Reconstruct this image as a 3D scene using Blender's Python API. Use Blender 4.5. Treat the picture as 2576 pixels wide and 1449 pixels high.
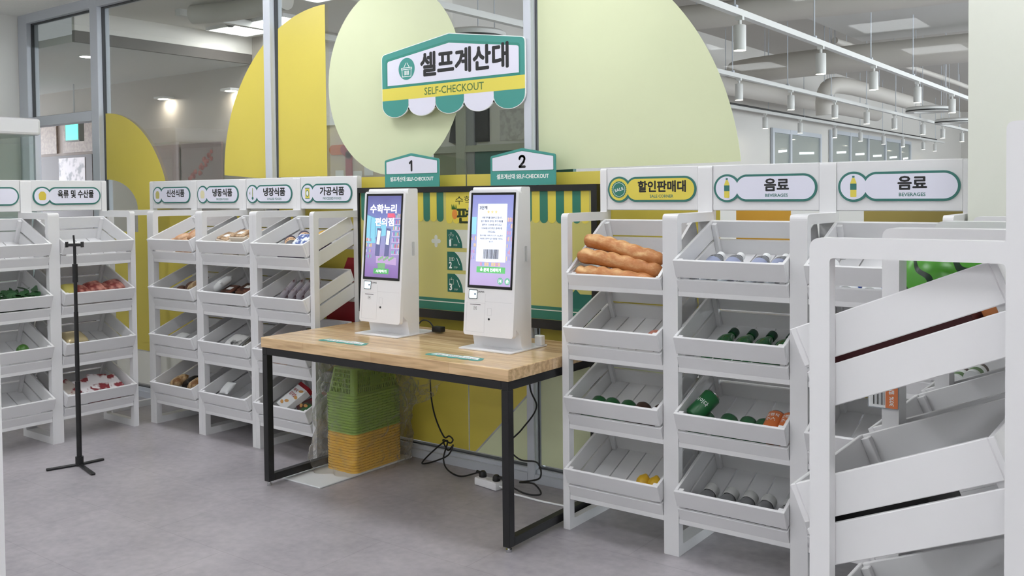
import bpy, bmesh, math, random
from mathutils import Matrix, Vector
from mathutils.geometry import tessellate_polygon
for _o in list(bpy.data.objects): bpy.data.objects.remove(_o)
SC = bpy.context.scene; COL = SC.collection; random.seed(7)
PI = math.pi

# ------------------------------------------------------------------ camera
FPX, PITCH, ROLL, YAW, CY, EYE = 2332.89, .0286, -.0099, .6411, 553.79, 1.457
_fw = Vector((-math.sin(YAW)*math.cos(PITCH), math.cos(YAW)*math.cos(PITCH), -math.sin(PITCH)))
_r0 = Vector((math.cos(YAW), math.sin(YAW), 0)); _u0 = _r0.cross(_fw)
_rt = _r0*math.cos(ROLL)+_u0*math.sin(ROLL); _up = _u0*math.cos(ROLL)-_r0*math.sin(ROLL)
cam = bpy.data.cameras.new('camera'); camo = bpy.data.objects.new('camera', cam); COL.objects.link(camo)
camo.matrix_world = Matrix(((_rt.x,_up.x,-_fw.x,0),(_rt.y,_up.y,-_fw.y,0),(_rt.z,_up.z,-_fw.z,EYE),(0,0,0,1)))
cam.sensor_width = 36; cam.lens = 36*FPX/2576; cam.shift_y = -(724.5-CY)/2576
cam.clip_start = .02; cam.clip_end = 200
SC.camera = camo
EXPO = .64

# ------------------------------------------------------------------ view, world
vs = SC.view_settings
vs.view_transform = 'Standard'; vs.look = 'None'; vs.gamma = 1; vs.use_curve_mapping = False
vs.exposure = EXPO
SC.cycles.max_bounces = 10; SC.cycles.transparent_max_bounces = 16; SC.cycles.diffuse_bounces = 5
W = bpy.data.worlds.new('world'); SC.world = W; W.use_nodes = True
W.node_tree.nodes['Background'].inputs[0].default_value = (.75,.78,.82,1)
W.node_tree.nodes['Background'].inputs[1].default_value = .30
LIGHT_STORE, LIGHT_HALL, LIGHT_SPOT, LIGHT_DAY_ADDED = 9.0, 13.0, 34.0, 6.3

# ------------------------------------------------------------------ materials
def lin(c): return c/12.92 if c <= .04045 else ((c+.055)/1.055)**2.4
def rgb(h):
    if isinstance(h, str): h = [int(h[i:i+2],16) for i in (0,2,4)]
    return tuple(lin(v/255) for v in h)+(1,)
MATS = {}
def mat(name, col, rough=.5, metal=0, emit=0, spec=.5, noise=0, scale=30, bump=0, coat=0, alpha=1):
    if name in MATS: return MATS[name]
    m = bpy.data.materials.new(name); m.use_nodes = True; nt = m.node_tree; b = nt.nodes['Principled BSDF']
    c = rgb(col); b.inputs['Base Color'].default_value = c; b.inputs['Roughness'].default_value = rough
    b.inputs['Metallic'].default_value = metal; b.inputs['Specular IOR Level'].default_value = spec
    b.inputs['Coat Weight'].default_value = coat
    if emit: b.inputs['Emission Color'].default_value = c; b.inputs['Emission Strength'].default_value = emit
    if noise or bump:
        tc = nt.nodes.new('ShaderNodeTexCoord'); n = nt.nodes.new('ShaderNodeTexNoise'); n.inputs['Scale'].default_value = scale
        n.inputs['Detail'].default_value = 5; nt.links.new(tc.outputs['Object'], n.inputs['Vector'])
        if noise:
            r = nt.nodes.new('ShaderNodeMix'); r.data_type = 'RGBA'
            r.inputs[6].default_value = tuple(v*(1-noise) for v in c[:3])+(1,); r.inputs[7].default_value = tuple(min(1,v*(1+noise)) for v in c[:3])+(1,)
            nt.links.new(n.outputs['Fac'], r.inputs[0]); nt.links.new(r.outputs[2], b.inputs['Base Color'])
        if bump:
            bp = nt.nodes.new('ShaderNodeBump'); bp.inputs['Strength'].default_value = bump; bp.inputs['Distance'].default_value = .01
            nt.links.new(n.outputs['Fac'], bp.inputs['Height']); nt.links.new(bp.outputs[0], b.inputs['Normal'])
    MATS[name] = m; return m
def see_through(name, tint, gloss_rough=.02, ior=1.45, bump=0, scale=20, body=0, bodycol='ffffff', k=1.0, edge=0):
    if name in MATS: return MATS[name]
    m = bpy.data.materials.new(name); m.use_nodes = True; nt = m.node_tree; nt.nodes.clear(); N = nt.nodes.new; L = nt.links.new
    out = N('ShaderNodeOutputMaterial'); tr = N('ShaderNodeBsdfTransparent'); tr.inputs[0].default_value = rgb(tint)
    gl = N('ShaderNodeBsdfGlossy'); gl.inputs['Roughness'].default_value = gloss_rough
    fr = N('ShaderNodeFresnel'); fr.inputs['IOR'].default_value = ior; mx = N('ShaderNodeMixShader')
    mu = N('ShaderNodeMath'); mu.operation = 'MULTIPLY'; mu.inputs[1].default_value = k; L(fr.outputs[0], mu.inputs[0])
    L(mu.outputs[0], mx.inputs[0]); L(gl.outputs[0], mx.inputs[2])
    src = tr.outputs[0]
    if body:
        df = N('ShaderNodeBsdfDiffuse'); df.inputs[0].default_value = rgb(bodycol); m2 = N('ShaderNodeMixShader'); m2.inputs[0].default_value = body
        if edge:                                    # film seen edge-on is thicker, so it looks whiter
            lw = N('ShaderNodeLayerWeight'); lw.inputs[0].default_value = .35; pw = N('ShaderNodeMath'); pw.operation = 'POWER'; pw.inputs[1].default_value = 2.2; L(lw.outputs['Facing'], pw.inputs[0])
            ed = N('ShaderNodeMath'); ed.operation = 'MULTIPLY_ADD'; ed.inputs[1].default_value = edge; ed.inputs[2].default_value = body; L(pw.outputs[0], ed.inputs[0]); L(ed.outputs[0], m2.inputs[0])
            df2 = N('ShaderNodeBsdfTranslucent'); df2.inputs[0].default_value = rgb(bodycol); ad = N('ShaderNodeMixShader'); L(df.outputs[0], ad.inputs[1]); L(df2.outputs[0], ad.inputs[2])
        L(tr.outputs[0], m2.inputs[1]); L(ad.outputs[0] if edge else df.outputs[0], m2.inputs[2]); src = m2.outputs[0]
    L(src, mx.inputs[1]); L(mx.outputs[0], out.inputs[0])
    if bump:
        tc = N('ShaderNodeTexCoord'); n = N('ShaderNodeTexNoise'); n.inputs['Scale'].default_value = scale; n.inputs['Detail'].default_value = 4
        bp = N('ShaderNodeBump'); bp.inputs['Strength'].default_value = bump; bp.inputs['Distance'].default_value = .03
        L(tc.outputs['Object'], n.inputs['Vector']); L(n.outputs['Fac'], bp.inputs['Height'])
        L(bp.outputs[0], gl.inputs['Normal']); L(bp.outputs[0], fr.inputs['Normal'])
    MATS[name] = m; return m

def floor_mat():
    m = bpy.data.materials.new('vinyl_floor'); m.use_nodes = True; nt = m.node_tree; N = nt.nodes.new; L = nt.links.new; b = nt.nodes['Principled BSDF']
    tc = N('ShaderNodeTexCoord')
    n1 = N('ShaderNodeTexNoise'); n1.inputs['Scale'].default_value = 2.6; n1.inputs['Detail'].default_value = 7; n1.inputs['Roughness'].default_value = .62
    n2 = N('ShaderNodeTexNoise'); n2.inputs['Scale'].default_value = 26; n2.inputs['Detail'].default_value = 5
    L(tc.outputs['Object'], n1.inputs['Vector']); L(tc.outputs['Object'], n2.inputs['Vector'])
    ad = N('ShaderNodeMath'); ad.operation = 'MULTIPLY_ADD'; ad.inputs[1].default_value = .35; L(n2.outputs['Fac'], ad.inputs[0])
    m1 = N('ShaderNodeMath'); m1.operation = 'MULTIPLY'; m1.inputs[1].default_value = .65; L(n1.outputs['Fac'], m1.inputs[0]); L(m1.outputs[0], ad.inputs[2])
    cr = N('ShaderNodeValToRGB'); cr.color_ramp.elements[0].position = .32; cr.color_ramp.elements[0].color = rgb('8d898e')
    cr.color_ramp.elements[1].position = .68; cr.color_ramp.elements[1].color = rgb('b0abaf'); L(ad.outputs[0], cr.inputs[0])
    br = N('ShaderNodeTexBrick'); br.inputs['Scale'].default_value = 1; br.inputs['Brick Width'].default_value = .92; br.inputs['Row Height'].default_value = .46
    br.inputs['Mortar Size'].default_value = .0022; br.inputs['Color1'].default_value = (1,1,1,1); br.inputs['Color2'].default_value = (.975,.975,.975,1); br.inputs['Mortar'].default_value = (.84,.83,.83,1)
    L(tc.outputs['Object'], br.inputs['Vector'])
    mx = N('ShaderNodeMix'); mx.data_type = 'RGBA'; mx.blend_type = 'MULTIPLY'; mx.inputs[0].default_value = 1
    L(cr.outputs[0], mx.inputs[6]); L(br.outputs['Color'], mx.inputs[7]); L(mx.outputs[2], b.inputs['Base Color'])
    b.inputs['Roughness'].default_value = .33; b.inputs['Specular IOR Level'].default_value = .4
    return m
def wood_mat():
    m = bpy.data.materials.new('butcher_block'); m.use_nodes = True; nt = m.node_tree; N = nt.nodes.new; L = nt.links.new; b = nt.nodes['Principled BSDF']
    tc = N('ShaderNodeTexCoord'); mp = N('ShaderNodeMapping'); mp.inputs['Scale'].default_value = (1.6,22,22); L(tc.outputs['Object'], mp.inputs['Vector'])
    n = N('ShaderNodeTexNoise'); n.inputs['Scale'].default_value = 2.2; n.inputs['Detail'].default_value = 6; n.inputs['Distortion'].default_value = .6; L(mp.outputs[0], n.inputs['Vector'])
    br = N('ShaderNodeTexBrick'); br.inputs['Scale'].default_value = 1; br.inputs['Brick Width'].default_value = .46; br.inputs['Row Height'].default_value = .042
    br.inputs['Mortar Size'].default_value = .0005; br.inputs['Color1'].default_value = rgb('e2c69c'); br.inputs['Color2'].default_value = rgb('cfae82'); br.inputs['Mortar'].default_value = rgb('b8956c')
    br.inputs['Bias'].default_value = -.2; L(tc.outputs['Object'], br.inputs['Vector'])
    cr = N('ShaderNodeValToRGB'); cr.color_ramp.elements[0].position = .35; cr.color_ramp.elements[0].color = (.72,.66,.6,1)
    cr.color_ramp.elements[1].position = .62; cr.color_ramp.elements[1].color = (1.08,1.06,1.03,1); L(n.outputs['Fac'], cr.inputs[0])
    mx = N('ShaderNodeMix'); mx.data_type = 'RGBA'; mx.blend_type = 'MULTIPLY'; mx.inputs[0].default_value = 1
    L(br.outputs['Color'], mx.inputs[6]); L(cr.outputs[0], mx.inputs[7]); L(mx.outputs[2], b.inputs['Base Color'])
    b.inputs['Roughness'].default_value = .22; b.inputs['Coat Weight'].default_value = .35; b.inputs['Coat Roughness'].default_value = .08
    return m
def ramp_screen(name, stops, strength, z0, z1):
    """a lit display picture: vertical colour ramp in object space with soft noise"""
    m = bpy.data.materials.new(name); m.use_nodes = True; nt = m.node_tree; N = nt.nodes.new; L = nt.links.new; b = nt.nodes['Principled BSDF']
    tc = N('ShaderNodeTexCoord'); sx = N('ShaderNodeSeparateXYZ'); L(tc.outputs['Object'], sx.inputs[0])
    mr = N('ShaderNodeMapRange'); mr.inputs[1].default_value = z0; mr.inputs[2].default_value = z1; L(sx.outputs[2], mr.inputs[0])
    n = N('ShaderNodeTexNoise'); n.inputs['Scale'].default_value = 14; L(tc.outputs['Object'], n.inputs['Vector'])
    ma = N('ShaderNodeMath'); ma.operation = 'MULTIPLY_ADD'; ma.inputs[1].default_value = .12; L(n.outputs['Fac'], ma.inputs[0]); L(mr.outputs[0], ma.inputs[2])
    cr = N('ShaderNodeValToRGB')
    while len(cr.color_ramp.elements) < len(stops): cr.color_ramp.elements.new(.5)
    for e,(p,c) in zip(cr.color_ramp.elements, stops): e.position = p; e.color = rgb(c)
    L(ma.outputs[0], cr.inputs[0]); L(cr.outputs[0], b.inputs['Emission Color']); b.inputs['Emission Strength'].default_value = strength
    b.inputs['Base Color'].default_value = (.02,.02,.02,1); b.inputs['Roughness'].default_value = .15
    return m
def melon_mat():
    m = bpy.data.materials.new('watermelon_skin'); m.use_nodes = True; nt = m.node_tree; N = nt.nodes.new; L = nt.links.new; b = nt.nodes['Principled BSDF']
    tc = N('ShaderNodeTexCoord'); sp = N('ShaderNodeSeparateXYZ'); L(tc.outputs['Object'], sp.inputs[0])
    at = N('ShaderNodeMath'); at.operation = 'ARCTAN2'; L(sp.outputs[0], at.inputs[0]); L(sp.outputs[1], at.inputs[1])
    wz = N('ShaderNodeMath'); wz.operation = 'MULTIPLY'; wz.inputs[1].default_value = 110; L(sp.outputs[2], wz.inputs[0])
    sn = N('ShaderNodeMath'); sn.operation = 'SINE'; L(wz.outputs[0], sn.inputs[0])
    wa = N('ShaderNodeMath'); wa.operation = 'MULTIPLY_ADD'; wa.inputs[1].default_value = .075; L(sn.outputs[0], wa.inputs[0]); L(at.outputs[0], wa.inputs[2])
    fr = N('ShaderNodeMath'); fr.operation = 'MULTIPLY'; fr.inputs[1].default_value = 8; L(wa.outputs[0], fr.inputs[0])
    co = N('ShaderNodeMath'); co.operation = 'COSINE'; L(fr.outputs[0], co.inputs[0])
    gt = N('ShaderNodeMath'); gt.operation = 'GREATER_THAN'; gt.inputs[1].default_value = .80; L(co.outputs[0], gt.inputs[0])
    mx = N('ShaderNodeMix'); mx.data_type = 'RGBA'; mx.inputs[6].default_value = rgb('4c9a2c'); mx.inputs[7].default_value = rgb('12301c'); L(gt.outputs[0], mx.inputs[0])
    L(mx.outputs[2], b.inputs['Base Color']); b.inputs['Roughness'].default_value = .25
    return m
def photo_mat(name, base, spot, scale, lo, hi):
    m = bpy.data.materials.new(name); m.use_nodes = True; nt = m.node_tree; N = nt.nodes.new; L = nt.links.new; b = nt.nodes['Principled BSDF']
    tc = N('ShaderNodeTexCoord'); n = N('ShaderNodeTexNoise'); n.inputs['Scale'].default_value = scale; n.inputs['Detail'].default_value = 4; L(tc.outputs['Object'], n.inputs['Vector'])
    cr = N('ShaderNodeValToRGB'); cr.color_ramp.elements[0].position = lo; cr.color_ramp.elements[0].color = rgb(base); cr.color_ramp.elements[1].position = hi; cr.color_ramp.elements[1].color = rgb(spot)
    L(n.outputs['Fac'], cr.inputs[0]); L(cr.outputs[0], b.inputs['Base Color']); b.inputs['Roughness'].default_value = .5
    return m
def bread_mat():
    m = bpy.data.materials.new('bread_crust'); m.use_nodes = True; nt = m.node_tree; N = nt.nodes.new; L = nt.links.new; b = nt.nodes['Principled BSDF']
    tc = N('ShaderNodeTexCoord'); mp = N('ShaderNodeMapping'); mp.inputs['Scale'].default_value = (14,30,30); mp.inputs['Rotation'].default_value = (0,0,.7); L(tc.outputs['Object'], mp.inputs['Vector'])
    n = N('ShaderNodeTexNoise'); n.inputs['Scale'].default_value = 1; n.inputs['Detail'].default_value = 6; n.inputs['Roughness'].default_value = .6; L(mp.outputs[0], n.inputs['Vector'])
    sp = N('ShaderNodeSeparateXYZ'); L(tc.outputs['Object'], sp.inputs[0])
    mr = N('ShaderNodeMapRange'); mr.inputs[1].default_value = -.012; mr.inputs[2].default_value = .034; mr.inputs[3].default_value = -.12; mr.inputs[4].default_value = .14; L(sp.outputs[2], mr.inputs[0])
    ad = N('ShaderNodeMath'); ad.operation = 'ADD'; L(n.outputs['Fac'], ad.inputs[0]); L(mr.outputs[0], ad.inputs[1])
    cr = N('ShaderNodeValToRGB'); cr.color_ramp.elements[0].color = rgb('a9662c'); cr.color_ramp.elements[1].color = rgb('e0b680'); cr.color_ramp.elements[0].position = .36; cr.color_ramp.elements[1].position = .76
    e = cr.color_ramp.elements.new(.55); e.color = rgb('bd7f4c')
    L(ad.outputs[0], cr.inputs[0]); L(cr.outputs[0], b.inputs['Base Color']); b.inputs['Roughness'].default_value = .55
    bp = N('ShaderNodeBump'); bp.inputs['Strength'].default_value = .35; bp.inputs['Distance'].default_value = .006; L(n.outputs['Fac'], bp.inputs['Height']); L(bp.outputs[0], b.inputs['Normal'])
    return m

WHITE = mat('white_lacquer', 'dcdcdd', .38)
BLACK = mat('black_steel', '101012', .4)
PLAST = mat('white_plastic', 'e4e4e6', .3)
TEAL = mat('teal_print', '3f9188', .45)
TEALD = mat('dark_teal_print', '2c7462', .45)
TEALB = mat('border_teal', '2f6f66', .45)
DGRN = mat('deep_green_print', '1d6257', .45)
LAV = mat('pale_lavender_print', 'dcdcea', .45)
YEL = mat('yellow_print', 'd8c850', .45)
INK = mat('black_ink', '141416', .5)
PRW = mat('white_print', 'eef0f0', .45)
ALU = mat('grey_aluminium', 'c3c8d0', .38, metal=.1)
DARK = mat('dark_gasket', '45474a', .6)
FYEL = mat('yellow_film', 'd0c052', .42, noise=.05, scale=3)
FPALE = mat('pale_green_film', 'cfd6b0', .42, noise=.04, scale=3)
GLASS = see_through('clear_glass', 'f2f5f3', 0.0, 1.45, k=.3)
FLOOR = floor_mat(); WOOD = wood_mat()
WALLM = mat('wall_paint', 'eeeeea', .6)
CEILT = mat('ceiling_tile', 'f0f0ec', .8, noise=.05, scale=60, bump=.3)
HALLC = mat('hall_grey_paint', 'bdb8b2', .7)
CHROME = mat('chrome', 'c8c8ca', .2, metal=1)
RUB = mat('black_rubber', '0c0c0d', .5)

# ------------------------------------------------------------------ helpers
def tag(o, label, cat, group=None, kind=None):
    o['label'] = label; o['category'] = cat
    if group: o['group'] = group
    if kind: o['kind'] = kind
    return o
def thing(name, label, cat, M=None, group=None):
    o = bpy.data.objects.new(name, None); COL.objects.link(o); o.empty_display_size = .05
    if M is not None: o.matrix_world = M
    return tag(o, label, cat, group)
def link(name, me, m, parent=None, M=None):
    o = bpy.data.objects.new(name, me); COL.objects.link(o)
    if m is not None:
        if not me.materials: me.materials.append(m)
        elif me.materials[0] != m: o.material_slots[0].link = 'OBJECT'; o.material_slots[0].material = m
    if parent is not None: o.parent = parent
    if M is not None: o.matrix_world = M
    return o
def copy_tree(o, parent=None):
    c = o.copy(); COL.objects.link(c)
    if parent is not None: c.parent = parent; c.matrix_parent_inverse = o.matrix_parent_inverse.copy()
    for ch in o.children: copy_tree(ch, c)
    return c
T = Matrix.Translation
def Rz(a): return Matrix.Rotation(a,4,'Z')
def Rx(a): return Matrix.Rotation(a,4,'X')
def Ry(a): return Matrix.Rotation(a,4,'Y')
def front(x,y,z): return Matrix(((1,0,0,x),(0,0,-1,y),(0,1,0,z),(0,0,0,1)))   # 2D plane that faces -Y
class MB:
    def __init__(s): s.bm = bmesh.new()
    def box(s, x0,x1,y0,y1,z0,z1, M=None, bev=0, seg=1):
        r = bmesh.ops.create_cube(s.bm, size=1)['verts']
        mm = T(((x0+x1)/2,(y0+y1)/2,(z0+z1)/2)) @ Matrix.Diagonal((abs(x1-x0),abs(y1-y0),abs(z1-z0),1))
        if bev:
            bmesh.ops.transform(s.bm, matrix=mm, verts=r)
            es = list({e for v in r for e in v.link_edges})
            g = bmesh.ops.bevel(s.bm, geom=es, offset=bev, segments=seg, affect='EDGES', profile=.5)
            r = list({v for f in g['faces'] for v in f.verts})
            if M is not None: bmesh.ops.transform(s.bm, matrix=M, verts=r)
        else: bmesh.ops.transform(s.bm, matrix=(M @ mm) if M is not None else mm, verts=r)
        return s
    def cyl(s, p0, p1, r0, r1=None, n=20, cap=True):
        p0 = Vector(p0); p1 = Vector(p1); d = p1-p0; r1 = r0 if r1 is None else r1
        q = d.to_track_quat('Z','Y').to_matrix().to_4x4()
        bmesh.ops.create_cone(s.bm, cap_ends=cap, segments=n, radius1=r0, radius2=r1, depth=d.length, matrix=T((p0+p1)/2) @ q); return s
    def lathe(s, prof, n=28, M=None):
        M = M or Matrix.Identity(4); rings = []
        for r,z in prof:
            if r < 1e-6: rings.append([s.bm.verts.new(M @ Vector((0,0,z)))])
            else: rings.append([s.bm.verts.new(M @ Vector((r*math.cos(2*PI*i/n), r*math.sin(2*PI*i/n), z))) for i in range(n)])
        for a,b in zip(rings, rings[1:]):
            for i in range(n):
                j = (i+1)%n
                if len(a) == 1 and len(b) == 1: continue
                if len(a) == 1: s.bm.faces.new((a[0], b[j], b[i]))
                elif len(b) == 1: s.bm.faces.new((a[i], a[j], b[0]))
                else: s.bm.faces.new((a[i], a[j], b[j], b[i]))
        return s
    def tube(s, pts, r, n=10, smooth=6, closed=False):
        P = [Vector(p) for p in pts]
        if smooth:
            Q = []
            for i in range(len(P)-1):
                a = P[max(i-1,0)]; b = P[i]; c = P[i+1]; d = P[min(i+2,len(P)-1)]
                for k in range(smooth):
                    t = k/smooth
                    Q.append(.5*((2*b)+(c-a)*t+(2*a-5*b+4*c-d)*t*t+(3*b-a-3*c+d)*t*t*t))
            Q.append(P[-1]); P = Q
        rings = []; up = Vector((0,0,1)); prev = None
        for i,p in enumerate(P):
            d = (P[min(i+1,len(P)-1)]-P[max(i-1,0)]).normalized()
            if prev is None:
                x = d.cross(up)
                if x.length < .1: x = d.cross(Vector((1,0,0)))
                x.normalize()
            else: x = (prev-d*prev.dot(d)).normalized()
            prev = x; y = d.cross(x)
            rr = r(i/(len(P)-1)) if callable(r) else r
            rings.append([s.bm.verts.new(p+rr*(x*math.cos(2*PI*k/n)+y*math.sin(2*PI*k/n))) for k in range(n)])
        for a,b in zip(rings, rings[1:]):
            for k in range(n): s.bm.faces.new((a[k], a[(k+1)%n], b[(k+1)%n], b[k]))
        s.bm.faces.new(rings[0][::-1]); s.bm.faces.new(rings[-1]); return s
    def flat(s, loops, w0, w1, M=None):
        """extruded 2D shape, loops = outer + holes"""
        M = M or Matrix.Identity(4)
        loops = [[Vector((p[0],p[1],0)) for p in l] for l in loops]
        tris = tessellate_polygon(loops); fl = [p for l in loops for p in l]
        def ar(t): a,b,c = (fl[i] for i in t); return (b-a).cross(c-a).z
        top = [s.bm.verts.new(M @ Vector((p.x,p.y,w1))) for p in fl]; bot = [s.bm.verts.new(M @ Vector((p.x,p.y,w0))) for p in fl]
        for t in tris:
            if abs(ar(t)) < 1e-14: continue
            t = t if ar(t) > 0 else t[::-1]
            try:
                s.bm.faces.new([top[i] for i in t]); s.bm.faces.new([bot[i] for i in reversed(t)])
            except ValueError: pass
        k = 0
        for l in loops:
            n = len(l)
            for i in range(n):
                a,b = k+i, k+(i+1)%n
                try: s.bm.faces.new((bot[a],bot[b],top[b],top[a]))
                except ValueError: pass
            k += n
        return s
    def sph(s, c, r, M=None, u=20, v=12):
        mm = T(c) @ (Matrix.Diagonal((*r,1)) if hasattr(r,'__len__') else Matrix.Scale(r,4))
        bmesh.ops.create_uvsphere(s.bm, u_segments=u, v_segments=v, radius=1, matrix=(M @ mm) if M is not None else mm); return s
    def mesh(s, name, smooth=False, ang=40):
        bmesh.ops.recalc_face_normals(s.bm, faces=s.bm.faces)
        me = bpy.data.meshes.new(name); s.bm.to_mesh(me); s.bm.free()
        if smooth:
            me.polygons.foreach_set('use_smooth', [True]*len(me.polygons)); me.set_sharp_from_angle(angle=math.radians(ang))
        return me
    def obj(s, name, m, parent=None, M=None, smooth=False, ang=40): return link(name, s.mesh(name, smooth, ang), m, parent, M)
def flat(name, loops, w0, w1, m, parent=None, M=None, FM=None): return MB().flat(loops, w0, w1, FM).obj(name, m, parent, M)
def arc(cx, cy, r, a0, a1, n=24, ry=None):
    ry = r if ry is None else ry
    return [(cx+r*math.cos(math.radians(a0+(a1-a0)*i/n)), cy+ry*math.sin(math.radians(a0+(a1-a0)*i/n))) for i in range(n+1)]
def rrect(x0,x1,y0,y1,r,n=5):
    return arc(x1-r,y0+r,r,-90,0,n)+arc(x1-r,y1-r,r,0,90,n)+arc(x0+r,y1-r,r,90,180,n)+arc(x0+r,y0+r,r,180,270,n)
def rpoly(pts, r, n=4):
    """polygon with rounded corners"""
    out = []; N_ = len(pts)
    for i in range(N_):
        p = Vector(pts[i]); a = (Vector(pts[i-1])-p); b = (Vector(pts[(i+1)%N_])-p)
        rr = r[i] if hasattr(r,'__len__') else r
        if rr <= 0: out.append((p.x,p.y)); continue
        th = a.angle(b); d = min(rr/math.tan(th/2), a.length*.49, b.length*.49)
        s, e = p+a.normalized()*d, p+b.normalized()*d
        for k in range(n+1):
            t = k/n; q = s*(1-t)**2+p*2*t*(1-t)+e*t*t; out.append((q.x,q.y))
    return out
_TXT = {}
def text_mesh(body, off=0.0):
    """font outline as mesh; off thickens the strokes with rounded ends (shifted copies of the outline)"""
    key = (body, off)
    if key not in _TXT:
        c = bpy.data.curves.new('txt','FONT'); c.body = body; c.resolution_u = 2; c.align_x = 'CENTER'
        o = bpy.data.objects.new('txt', c); COL.objects.link(o)
        me = bpy.data.meshes.new_from_object(o.evaluated_get(bpy.context.evaluated_depsgraph_get()))
        bpy.data.objects.remove(o); bpy.data.curves.remove(c)
        if off:
            bm = bmesh.new(); bm.from_mesh(me); g0 = bm.verts[:]+bm.edges[:]+bm.faces[:]; n = 8
            for k in range(n):
                d = bmesh.ops.duplicate(bm, geom=g0)['geom']
                bmesh.ops.translate(bm, verts=[q for q in d if isinstance(q, bmesh.types.BMVert)], vec=(off*math.cos(2*PI*k/n), off*math.sin(2*PI*k/n), 1e-6*(k+1)))
            bm.to_mesh(me); bm.free()
        xs = [v.co.x for v in me.vertices] or [0,1]; ys = [v.co.y for v in me.vertices] or [0,1]
        _TXT[key] = (me, min(xs), max(xs), min(ys), max(ys))
    return _TXT[key]
def text(name, body, cx, cy, w, h, m, parent, FM, wz, off=.0, rot=0, th=.0004):
    src, x0,x1,y0,y1 = text_mesh(body, off)
    me = src.copy(); me.materials.clear()
    S = FM @ T((cx,cy,wz)) @ Rz(rot) @ Matrix.Diagonal((w/(x1-x0), h/(y1-y0), 1, 1)) @ T((-(x0+x1)/2, -(y0+y1)/2, 0))
    me.transform(S); me.update(); me.name = name
    return link(name, me, m, parent)
def strokes(mb, segs, r, w0, w1, FM):
    """rounded pen strokes; every polyline becomes a stadium chain"""
    for i,pl in enumerate(segs):
        for a,b in zip(pl, pl[1:]):
            a = Vector(a); b = Vector(b); t = math.degrees(math.atan2(b.y-a.y, b.x-a.x))
            mb.flat([arc(a.x,a.y,r,t+90,t+270,10)+arc(b.x,b.y,r,t-90,t+90,10)], w0+i*1e-5, w1+i*1e-5, FM)
def struct(o, label=None):
    o['kind'] = 'structure'; o['label'] = label or o.name.replace('_',' '); o['category'] = 'structure'; return o
def ordinal(i): return ['first','second','third','fourth','fifth','sixth','seventh','eighth','ninth','tenth','eleventh','twelfth','thirteenth','fourteenth','fifteenth','sixteenth'][i]

# ------------------------------------------------------------------ setting: shop room, glass wall, hall behind
WF, WB, GY, FY = 3.765, 3.865, 3.815, 3.806       # glass wall front, back, pane, film face
CZ = 2.97
struct(MB().box(-13,5,-4,36.2,-.12,0).obj('floor', FLOOR), 'mottled grey vinyl floor')
struct(MB().box(-8.02,-7.92,-4.1,WF,0,CZ).obj('wall_left', WALLM)); struct(MB().box(3,3.1,-4.1,WB,0,CZ).obj('wall_right', WALLM))
struct(MB().box(-7.92,3,-4.1,-4,0,CZ).obj('wall_back', WALLM))
PIL = mat('pillar_paint', 'd9dcd0', .6)
struct(MB().box(-.652,.25,3.5,WB,0,CZ).obj('wall_column', PIL), 'pale painted pillar at the end of the glass wall')
struct(MB().box(.25,3,3.7,WB,0,CZ).obj('wall_front', WALLM))
struct(MB().box(-8.02,3.1,-4.1,WB,CZ,CZ+.1).obj('ceiling', CEILT), 'white textured ceiling tiles')
POSTS = [(-7.92,-7.775),(-6.795,-6.69),(-4.747,-4.682),(-2.73,-2.684),(-.69,-.652)]
def window(n, a, b, transom=None):
    mb = MB(); x0 = POSTS[a][1]; x1 = POSTS[b][0]
    mb.box(*POSTS[a], WF, WB, 0, CZ, bev=.003)
    if b == 4: mb.box(*POSTS[b], WF, WB, 0, CZ, bev=.003)
    mb.box(x0,x1,WF,WB,0,.045).box(x0,x1,WF+.02,WB-.02,.045,.065).box(x0,x1,WF,WB,2.895,CZ)
    if transom: mb.box(x0,x1,WF,WB,*transom)
    f = struct(mb.obj('window_%d'%n, ALU), 'grey aluminium framed glass partition bay %d'%n)
    g = MB(); zs = [(.065,2.895)] if not transom else [(transom[1],2.895)]
    for z0,z1 in zs:
        for u0,u1,v0,v1 in ((x0,x0+.008,z0,z1),(x1-.008,x1,z0,z1),(x0,x1,z0,z0+.008),(x0,x1,z1-.008,z1)): g.box(u0,u1,GY-.012,GY+.012,v0,v1)
    g.obj('gasket', DARK, f)
    p = MB()
    for z0,z1 in zs: p.box(x0,x1,GY-.003,GY+.003,z0,z1)
    p.obj('pane', GLASS, f)
    return f
window(1,0,1,(2.045,2.12)); window(2,1,2); window(3,2,3); window(4,3,4)

# films on the glass
def gp(pts): return [(x*.9883, EYE+(z-EYE)*.9883) for x,z in pts]
def film(loops, m, label, k=0, cat='window film'):
    y = FY-k*.0015
    o = MB().flat([gp(l) for l in loops], 0, .0012, front(0,y,0)).obj('window_film', m)
    return tag(o, label, cat, 'colour films on the glass wall')
film([[(-6.33,1.365)]+[p for p in arc(-6.745,1.27,.83,0,90,40) if p[1] > 1.365]+[(-6.745,1.595)]+arc(-6.745,1.365,.415,90,0,14,ry=.23)[1:-1]], FYEL, 'yellow disc film left of the white shop stands, by the door opening')
film([[(-6.745,.325),(-4.815,.325),(-4.815,1.36),(-6.33,1.36),(-6.33,1.20),(-6.745,1.20)]], FYEL, 'yellow film band low on the glass behind the left-hand crates',1)
film([[(-6.745,.075),(-4.815,.075),(-4.815,.315),(-6.745,.315)]], mat('white_film','e2e2da',.4), 'white film strip at the foot of the far left glass bay')
film([arc(-4.27,1.60,1.01,90,180,40)[:0]+[(-4.805,1.565)]+[p for p in arc(-4.27,1.60,1.012,180,90,60) if p[0] < -4.805]], FYEL, 'yellow quarter disc film piece left of the grey post with the tall yellow curve')
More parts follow.
